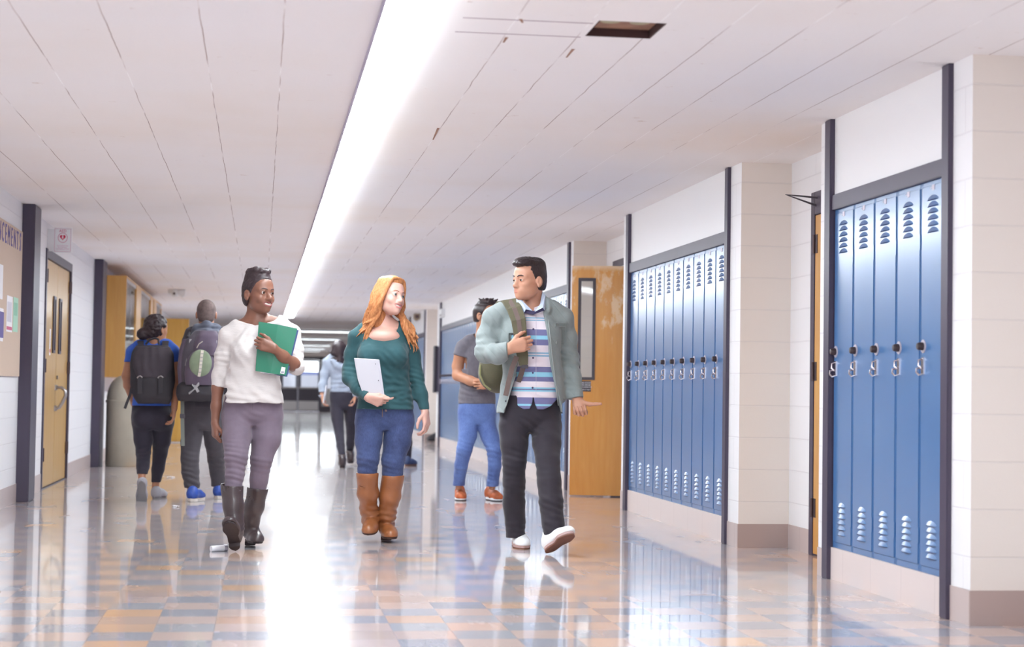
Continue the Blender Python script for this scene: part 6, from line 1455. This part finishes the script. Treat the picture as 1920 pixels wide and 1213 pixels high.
    F.build('trousers', M['trouser_slate'], R)
    MB().tube([P(344+.04*(y-770), y, 14.56) for y in range(770, 900, 12)], .003, 6).build('side_seam', M['trouser_ink'], R)
    f1 = Foot(P(357, 940, 14.45)*A(1, 1, 0), (.30, 1, 0), (0, 0, 1), .28, .052, .040); f2 = Foot(P(408, 936, 14.84)*A(1, 1, 0), (.10, 1, 0), (0, 0, 1), .28, .050, .038)
    foot_pair(R, ((f1, P(360, 905, 14.54)), (f2, P(410, 905, 14.92))), M['trainer_blue'], ((0, .030, M['sole_cream'], 'sole', 1.),), 'trainer', .28, .052, .04, .075, h0=.028)
    return R
def pack_hiking():
    Y = 14.40
    t = thing('backpack', 'large grey hiking backpack with green oval panel on the short-haired man', 'backpack', tuple(P(378, 750, Y)*A(1, 1, 0)+A(0, 0, .9)))
    def fld(name, s, m_, n=3., dy=0, rip=.005, pre=None):
        Z = sec(Y+dy, .0044, *s); F = SDF(*[bbox([e[0] for e in Z], .24)[i] for i in (0, 1)], .006); F.loft(Z, (1, 0), .02, n)
        if pre: pre(F)
        F.ripple(rip, 16); return F.build(name, m_, t)
    fld('main_body', [(728, 380, 37, .11, .12), (700, 381, 41, .13, .12), (660, 383, 41, .12, .12), (632, 386, 32, .09, .1), (620, 388, 22, .05, .06)], M['pack_grey'])
    fld('top_pocket', [(668, 386, 24, .15, .04), (650, 387, 25, .15, .04), (630, 389, 22, .12, .04), (620, 389, 17, .08, .03)], M['pack_plum'])
    fld('side_pocket', [(720, 344, 9, .06, .06), (690, 344, 10.5, .07, .07), (655, 346, 10, .06, .06), (636, 350, 6, .03, .03)], M['pack_plum'])
    fld('bottom_pocket', [(752, 372, 38, .10, .09), (740, 374, 42, .135, .10), (724, 375, 41, .135, .10), (716, 376, 36, .10, .08)], M['black_bag'])
    # rounded front pocket and its green oval panel
    F = SDF(*[bbox([P(345, 648, Y), P(405, 728, Y)], .02)[i]+A(0, (-.24, 0)[i], 0) for i in (0, 1)], .0055); F.loft(sec(Y-.10, .0044, (722, 373, 24, .055, .05), (700, 374, 27, .075, .05), (678, 376, 26, .07, .05), (662, 378, 19, .05, .05), (656, 379, 11, .03, .04)), (1, 0), .02, 2.4); F.build('front_pocket', M['pack_plum'], t)
    F = SDF(*[bbox([P(345, 648, Y), P(405, 728, Y)], .02)[i]+A(0, (-.24, 0)[i], 0) for i in (0, 1)], .005); F.ell(P(376, 681, Y-.162), (.090, .030, .110), .01); F.build('oval_panel', M['pack_green'], t)
    ribbon([P(379.5, 657, Y-.178), P(378, 668, Y-.190), P(376.5, 682, Y-.196), P(375, 695, Y-.190), P(373, 706, Y-.180)], .022, A(1, 0, 0), .006).build('daisy_chain', M['web_cream'], t)
    for y in (663, 670, 677, 684, 691, 698): ribbon([P(380.2-.28*(y-657)*.5-2.4, y, Y-.199), P(380.2-.28*(y-657)*.5+2.6, y, Y-.199)], .006, A(0, 0, 1), .003).build('bar_tack', M['web_grey'], t)
    MB().tube([P(369, 652, Y-.15), P(373, 645, Y-.17), P(380, 640, Y-.175)], .004, 6).build('zip_pull', M['web_cream'], t)
    ribbon([P(405, 638, Y-.10), P(403, 648, Y-.105), P(402, 655, Y-.10)], .022, A(1, 0, .2), .006).build('compression_strap', M['web_grey'], t)
    ribbon([P(358, 636, Y-.08), P(354, 665, Y-.10), P(349, 686, Y-.10)], .022, A(1, 0, .2), .006).build('compression_strap', M['web_grey'], t)
    ribbon([P(374, 718, Y-.155), P(364, 730, Y-.15), P(354, 738, Y-.14)], .026, A(.7, 0, .7), .006).build('cross_strap', M['web_grey'], t); ribbon([P(361, 720, Y-.15), P(368, 728, Y-.152), P(372, 735, Y-.15)], .022, A(.7, 0, -.7), .005).build('cross_strap', M['web_grey'], t)
    ribbon([P(342, 752, Y+.05), P(342, 790, Y+.04), P(343, 836, Y+.03)], .030, A(1, 0, 0), .005).build('hanging_strap', M['web_sage'], t)
    MB().frame_box(P(342, 780, Y+.035), A(1, 0, 0), A(0, 1, 0), A(0, 0, 1), .02, .008, .018).build('buckle', M['dark_metal'], t, bevel=.003)
    for x in (356, 416): MB().tube([P(x, 628, Y+.02), P(x-1, 624, Y-.02), P(x-4, 632, Y-.05)], .012, 8).build('load_strap', M['black_bag'], t)
def far_woman():
    Y, m_ = 21.3, .00646
    R = thing('person', 'dark-haired woman seen from behind in pale blue-grey hooded top, farthest of the walkers', 'person', (1.05, 21.3, 0))
    g = Fig(); h = Head(P(635, 657, Y), (-.12, 1, 0), (0, 0, 1), .225)
    g.lo('torso', sec(Y, m_, (737, 643, 24, .11, .11), (722, 643, 23.5, .11, .11), (705, 642, 23, .105, .10), (690, 640, 25, .105, .105), (676, 639, 25, .085, .09), (669, 638, 15, .06, .07)), (1, 0))
    g.ch('torso', px(Y, (631, 668), (622, 672), (614, 679)), [.046, .05, .052], .03); g.ch('torso', px(Y, (643, 668), (654, 672), (662, 679)), [.046, .05, .052], .03)
    g.ch('sleeves', px(Y, (613, 681), (609, 702, 21.3), (605, 722, 21.25), (603, 740, 21.2)), [.054, .052, .048, .040], .03); g.ch('sleeves', px(Y, (663, 681), (667, 702, 21.3), (668, 722, 21.2), (666, 740, 21.1)), [.054, .05, .046, .036], .03)
    g.lo('hips', sec(Y, m_, (725, 643, 23, .10, .105), (740, 644, 26, .11, .13), (752, 645, 27, .105, .135), (762, 645, 26, .10, .12), (768, 645, 20, .08, .09)), (1, 0), .04, 2.1)
    g.ch('legl', px(Y, (632, 762, 21.3), (633, 785, 21.25), (636, 810, 21.18), (639, 835, 21.05), (641, 852, 20.95)), [.088, .074, .058, .05, .04], .014); g.ch('legr', px(Y, (658, 762, 21.3), (658, 785, 21.34), (658, 810, 21.42), (657, 832, 21.5), (656, 846, 21.56)), [.088, .074, .058, .05, .04], .014)
    lo, hi = bbox([P(596, 640, Y), P(676, 868, Y)], .02); lo[1], hi[1], lo[2] = 20.8, 21.75, .06
    F = SDF(lo, hi, .008); g.draw(F, ['torso', 'sleeves', 'hips', 'legl', 'legr'], -.018); h.skull(F); F.chain([h.w(0, -.02, -.05), P(637, 676, Y)], [.05, .055], .02)
    hand(F, P(604, 742, 21.18), (.1, 0, -1), (.9, 0, 0), (0, 1, 0), [(30, 45, 30)]*4, .17, k=.004); hand(F, P(666, 742, 21.1), (-.1, 0, -1), (-.9, 0, 0), (0, 1, 0), [(30, 45, 30)]*4, .17, k=.004)
    F.build('body', SK['light'], R)
    F = SDF(h.c-A(.25, .22, .28), h.c+.2, .006); hair_cap(F, h, .012, .02, .9, -.10)
    r_ = np.random.default_rng(4)
    for i in range(22):
        a = i/21*2-1; p0 = h.w(-a*.06, -.075, .06); p1 = h.w(-a*.09, -.09+.03*abs(a), -.03); p2 = P(637+a*15+r_.normal()*1.5, 679+r_.normal()*3-6*max(0, -a), Y-.11+.05*abs(a)); F.chain([p0, p1, p2], [.02, .02, .008], .008)
    F.chain([h.w(.06, -.07, .0), P(624, 664, Y-.06), P(614, 657, Y-.05)], [.022, .016, .004], .01)
    F.build('hair', M['hair_black'], R, 1)
    F = SDF(*[bbox([P(596, 660, Y), P(676, 745, Y)], .02)[i]+A(0, (-.3, .25)[i], 0) for i in (0, 1)], .008); g.draw(F, ['torso', 'sleeves']); F.cut((0, 0, P(643, 732, Y)[2]), (0, 0, -1), 0., (P(616, 700, Y)-.25, P(656, 745, Y)+A(-.02, .3, .05))); F.chain(px(Y-.09, (624, 676), (632, 686), (642, 690), (652, 686), (658, 678)), [.02, .032, .035, .03, .02], .03); F.ripple(.005, 18); F.fold(P(643, 722, Y-.1), (.1, 0, 1), .008, .06, .2, 3.)
    F.build('hooded_top', M['hoodie_pale'], R)
    F = SDF(*[bbox([P(612, 722, Y), P(678, 858, Y)], .02)[i]+A(0, (-.45, .4)[i], 0) for i in (0, 1)], .008); g.draw(F, ['hips', 'legl', 'legr']); F.cut((0, 0, P(643, 726, Y)[2]), (0, 0, 1)); F.ripple(.003, 18); F.build('trousers', M['trouser_ink'], R)
    f1 = Foot(P(642, 877, 20.72)*A(1, 1, 0), (.02, 1, 0), (0, 0, 1), .25, .045, .034); f2 = Foot(P(657, 866, 21.38)*A(1, 1, 0)+A(0, 0, .03), (.05, 1, -.12), (0, .12, 1), .25, .045, .034)
    for ft, a in ((f1, (641, 852, 20.88)), (f2, (656, 845, 21.5))):
        p = P(*a); lo, hi = bbox([ft.w(0, 0, 0), ft.w(ft.L, 0, .05), p], .09); F = SDF(lo, hi, .006); hh = Foot(ft.h+ft.u*.03, ft.f, ft.u, ft.L, ft.wb, ft.wh); hh.upper(F, .006, .08, .07, .042); F.chain([hh.w(.045, 0, .07), p], [.042, .050], .02); F.cut(p, (0, 0, 1)); b = F.build('ankle_boot', M['boot_black'], R); hh.sole('sole', M['sole_black'], b, -.004, .007, 1.02, (.06, .024))
    return R
def far_papers():
    Y = 21.12
    t = thing('paper_folder', 'thin white folder in the hand of the woman in the pale hooded top', 'folder', tuple(P(606, 745, Y)))
    MB().prism([P(611, 722, Y+.05), P(614, 722, Y+.09), P(608, 752, Y+.05), P(605, 756, Y)], (.006, 0, 0)).build('sheets', M['paper'], t)
def hidden_walker():
    Y, m_ = 21.6, .0066
    R = thing('person', 'walker in dark trousers and brown-soled blue shoes, hidden behind the woman in teal', 'person', (1.72, 21.6, 0))
    g = Fig(); h = Head(P(742, 634, Y), (0, 1, 0), (0, 0, 1), .225)
    g.lo('torso', sec(Y, m_, (728, 742, 22, .11, .11), (700, 742, 21, .105, .10), (680, 742, 23, .10, .10), (664, 742, 22, .085, .09), (656, 742, 13, .06, .07)), (1, 0))
    for s in (-1, 1):
        g.ch('torso', px(Y, (742+s*5, 655), (742+s*20, 666)), [.05, .05], .03); g.ch('torso', px(Y, (742+s*20, 667), (742+s*20, 700), (742+s*15, 722)), [.05, .046, .036], .03)
    g.lo('hips', sec(Y, m_, (722, 742, 22, .1, .1), (740, 743, 24, .11, .12), (758, 743, 24, .1, .11), (764, 743, 18, .08, .09)), (1, 0), .04)
    g.ch('legl', px(Y, (731, 756), (728, 800), (730, 855)), [.085, .065, .048], .014); g.ch('legr', px(Y, (755, 756), (762, 800, Y-.05), (765.5, 830, Y-.05), (764.5, 864, Y-.05)), [.085, .062, .05, .040], .014)
    lo, hi = bbox([P(712, 612, Y), P(775, 872, Y)], .04); lo[1] -= .3; hi[1] += .3
    F = SDF(lo, hi, .009); g.draw(F, ['torso', 'hips', 'legl', 'legr'], -.015); h.skull(F); F.chain([h.w(0, -.02, -.05), P(742, 662, Y)], [.052, .058], .02)
    for s in (-1, 1): hand(F, P(742+s*15, 722, Y), (0, .1, -1), (-s, 0, 0), (0, 1, 0), [(30, 45, 30)]*4, .17)
    F.build('body', SK['light'], R)
    F = SDF(h.c-.2, h.c+.2, .008); hair_cap(F, h, .01); F.build('hair', M['hair_dark'], R, 1)
    F = SDF(lo, hi, .009); g.draw(F, ['torso']); F.build('top', M['hoodie_dark'], R)
    F = SDF(lo, hi, .009); g.draw(F, ['hips', 'legl', 'legr']); F.build('trousers', M['trouser_ink'], R)
    f1 = Foot(P(731, 872, Y-.12)*A(1, 1, 0), (-.1, 1, 0), (0, 0, 1)); f2 = Foot(P(760, 874, Y-.2)*A(1, 1, 0), (.55, .85, 0), (0, 0, 1))
    foot_pair(R, ((f1, P(730, 858, Y)), (f2, P(764, 860, Y-.1))), M['shoe_navy'], ((0, .022, M['gum_brown'], 'sole', 1.),), 'shoe', .27, res=.007)
    return R
M['tee_grey'] = fabric('tee_heather_grey', (104, 100, 108), .9, .10, 30); M['denim_light'] = denim('denim_bright_blue', (74, 94, 150), (104, 130, 188), 0, 1)
M['runner_orange'] = mat('runner_suede_orange', (178, 92, 52), .6, var=.35, vscale=22); M['lace_lime'] = mat('lace_olive_yellow', (176, 164, 78), .7)
M['tee_blue'] = fabric('tee_royal_blue', (62, 102, 196), .85); M['trouser_ink'] = fabric('trouser_ink', (50, 46, 58), .8)
M['shoe_grey'] = fabric('canvas_grey', (166, 162, 168), .8); M['sole_grey'] = mat('sole_grey_rubber', (134, 130, 132), .6)
M['flap_charcoal'] = fabric('flap_charcoal', (64, 57, 64), .8, .06, 20, .3, 200); M['hoodie_dark'] = fabric('hooded_top_dark', (64, 60, 68), .85); M['hood_grey'] = fabric('hood_grey_blue', (96, 100, 114), .9, .15, 30)
M['trouser_slate'] = fabric('trouser_slate', (72, 68, 74), .85); M['trainer_blue'] = mat('trainer_blue_mesh', (48, 78, 160), .5, var=.2, vscale=30); M['sole_cream'] = mat('sole_cream', (206, 196, 186), .5)
M['pack_grey'] = fabric('pack_dark_grey', (76, 70, 80), .75, .06, 20, .3, 200); M['pack_plum'] = fabric('pack_plum_grey', (88, 76, 92), .75, .06, 20, .3, 200); M['pack_green'] = fabric('pack_sage_panel', (122, 134, 112), .8, .08, 20, .3, 200)
M['web_cream'] = mat('webbing_cream', (206, 198, 186), .7); M['web_grey'] = mat('webbing_grey', (156, 154, 156), .7); M['web_sage'] = mat('webbing_sage', (112, 116, 110), .7)
M['hoodie_pale'] = fabric('hooded_top_pale', (148, 156, 172), .9, .08, 20); M['shoe_navy'] = mat('shoe_navy', (60, 72, 108), .6); M['hair_crop'] = mat('hair_crop_brown', (104, 88, 86), .8, var=.25, vscale=40)
man_glasses(); girl_pack(); pack_black(); boy_pack(); pack_hiking(); far_woman(); far_papers(); hidden_walker()
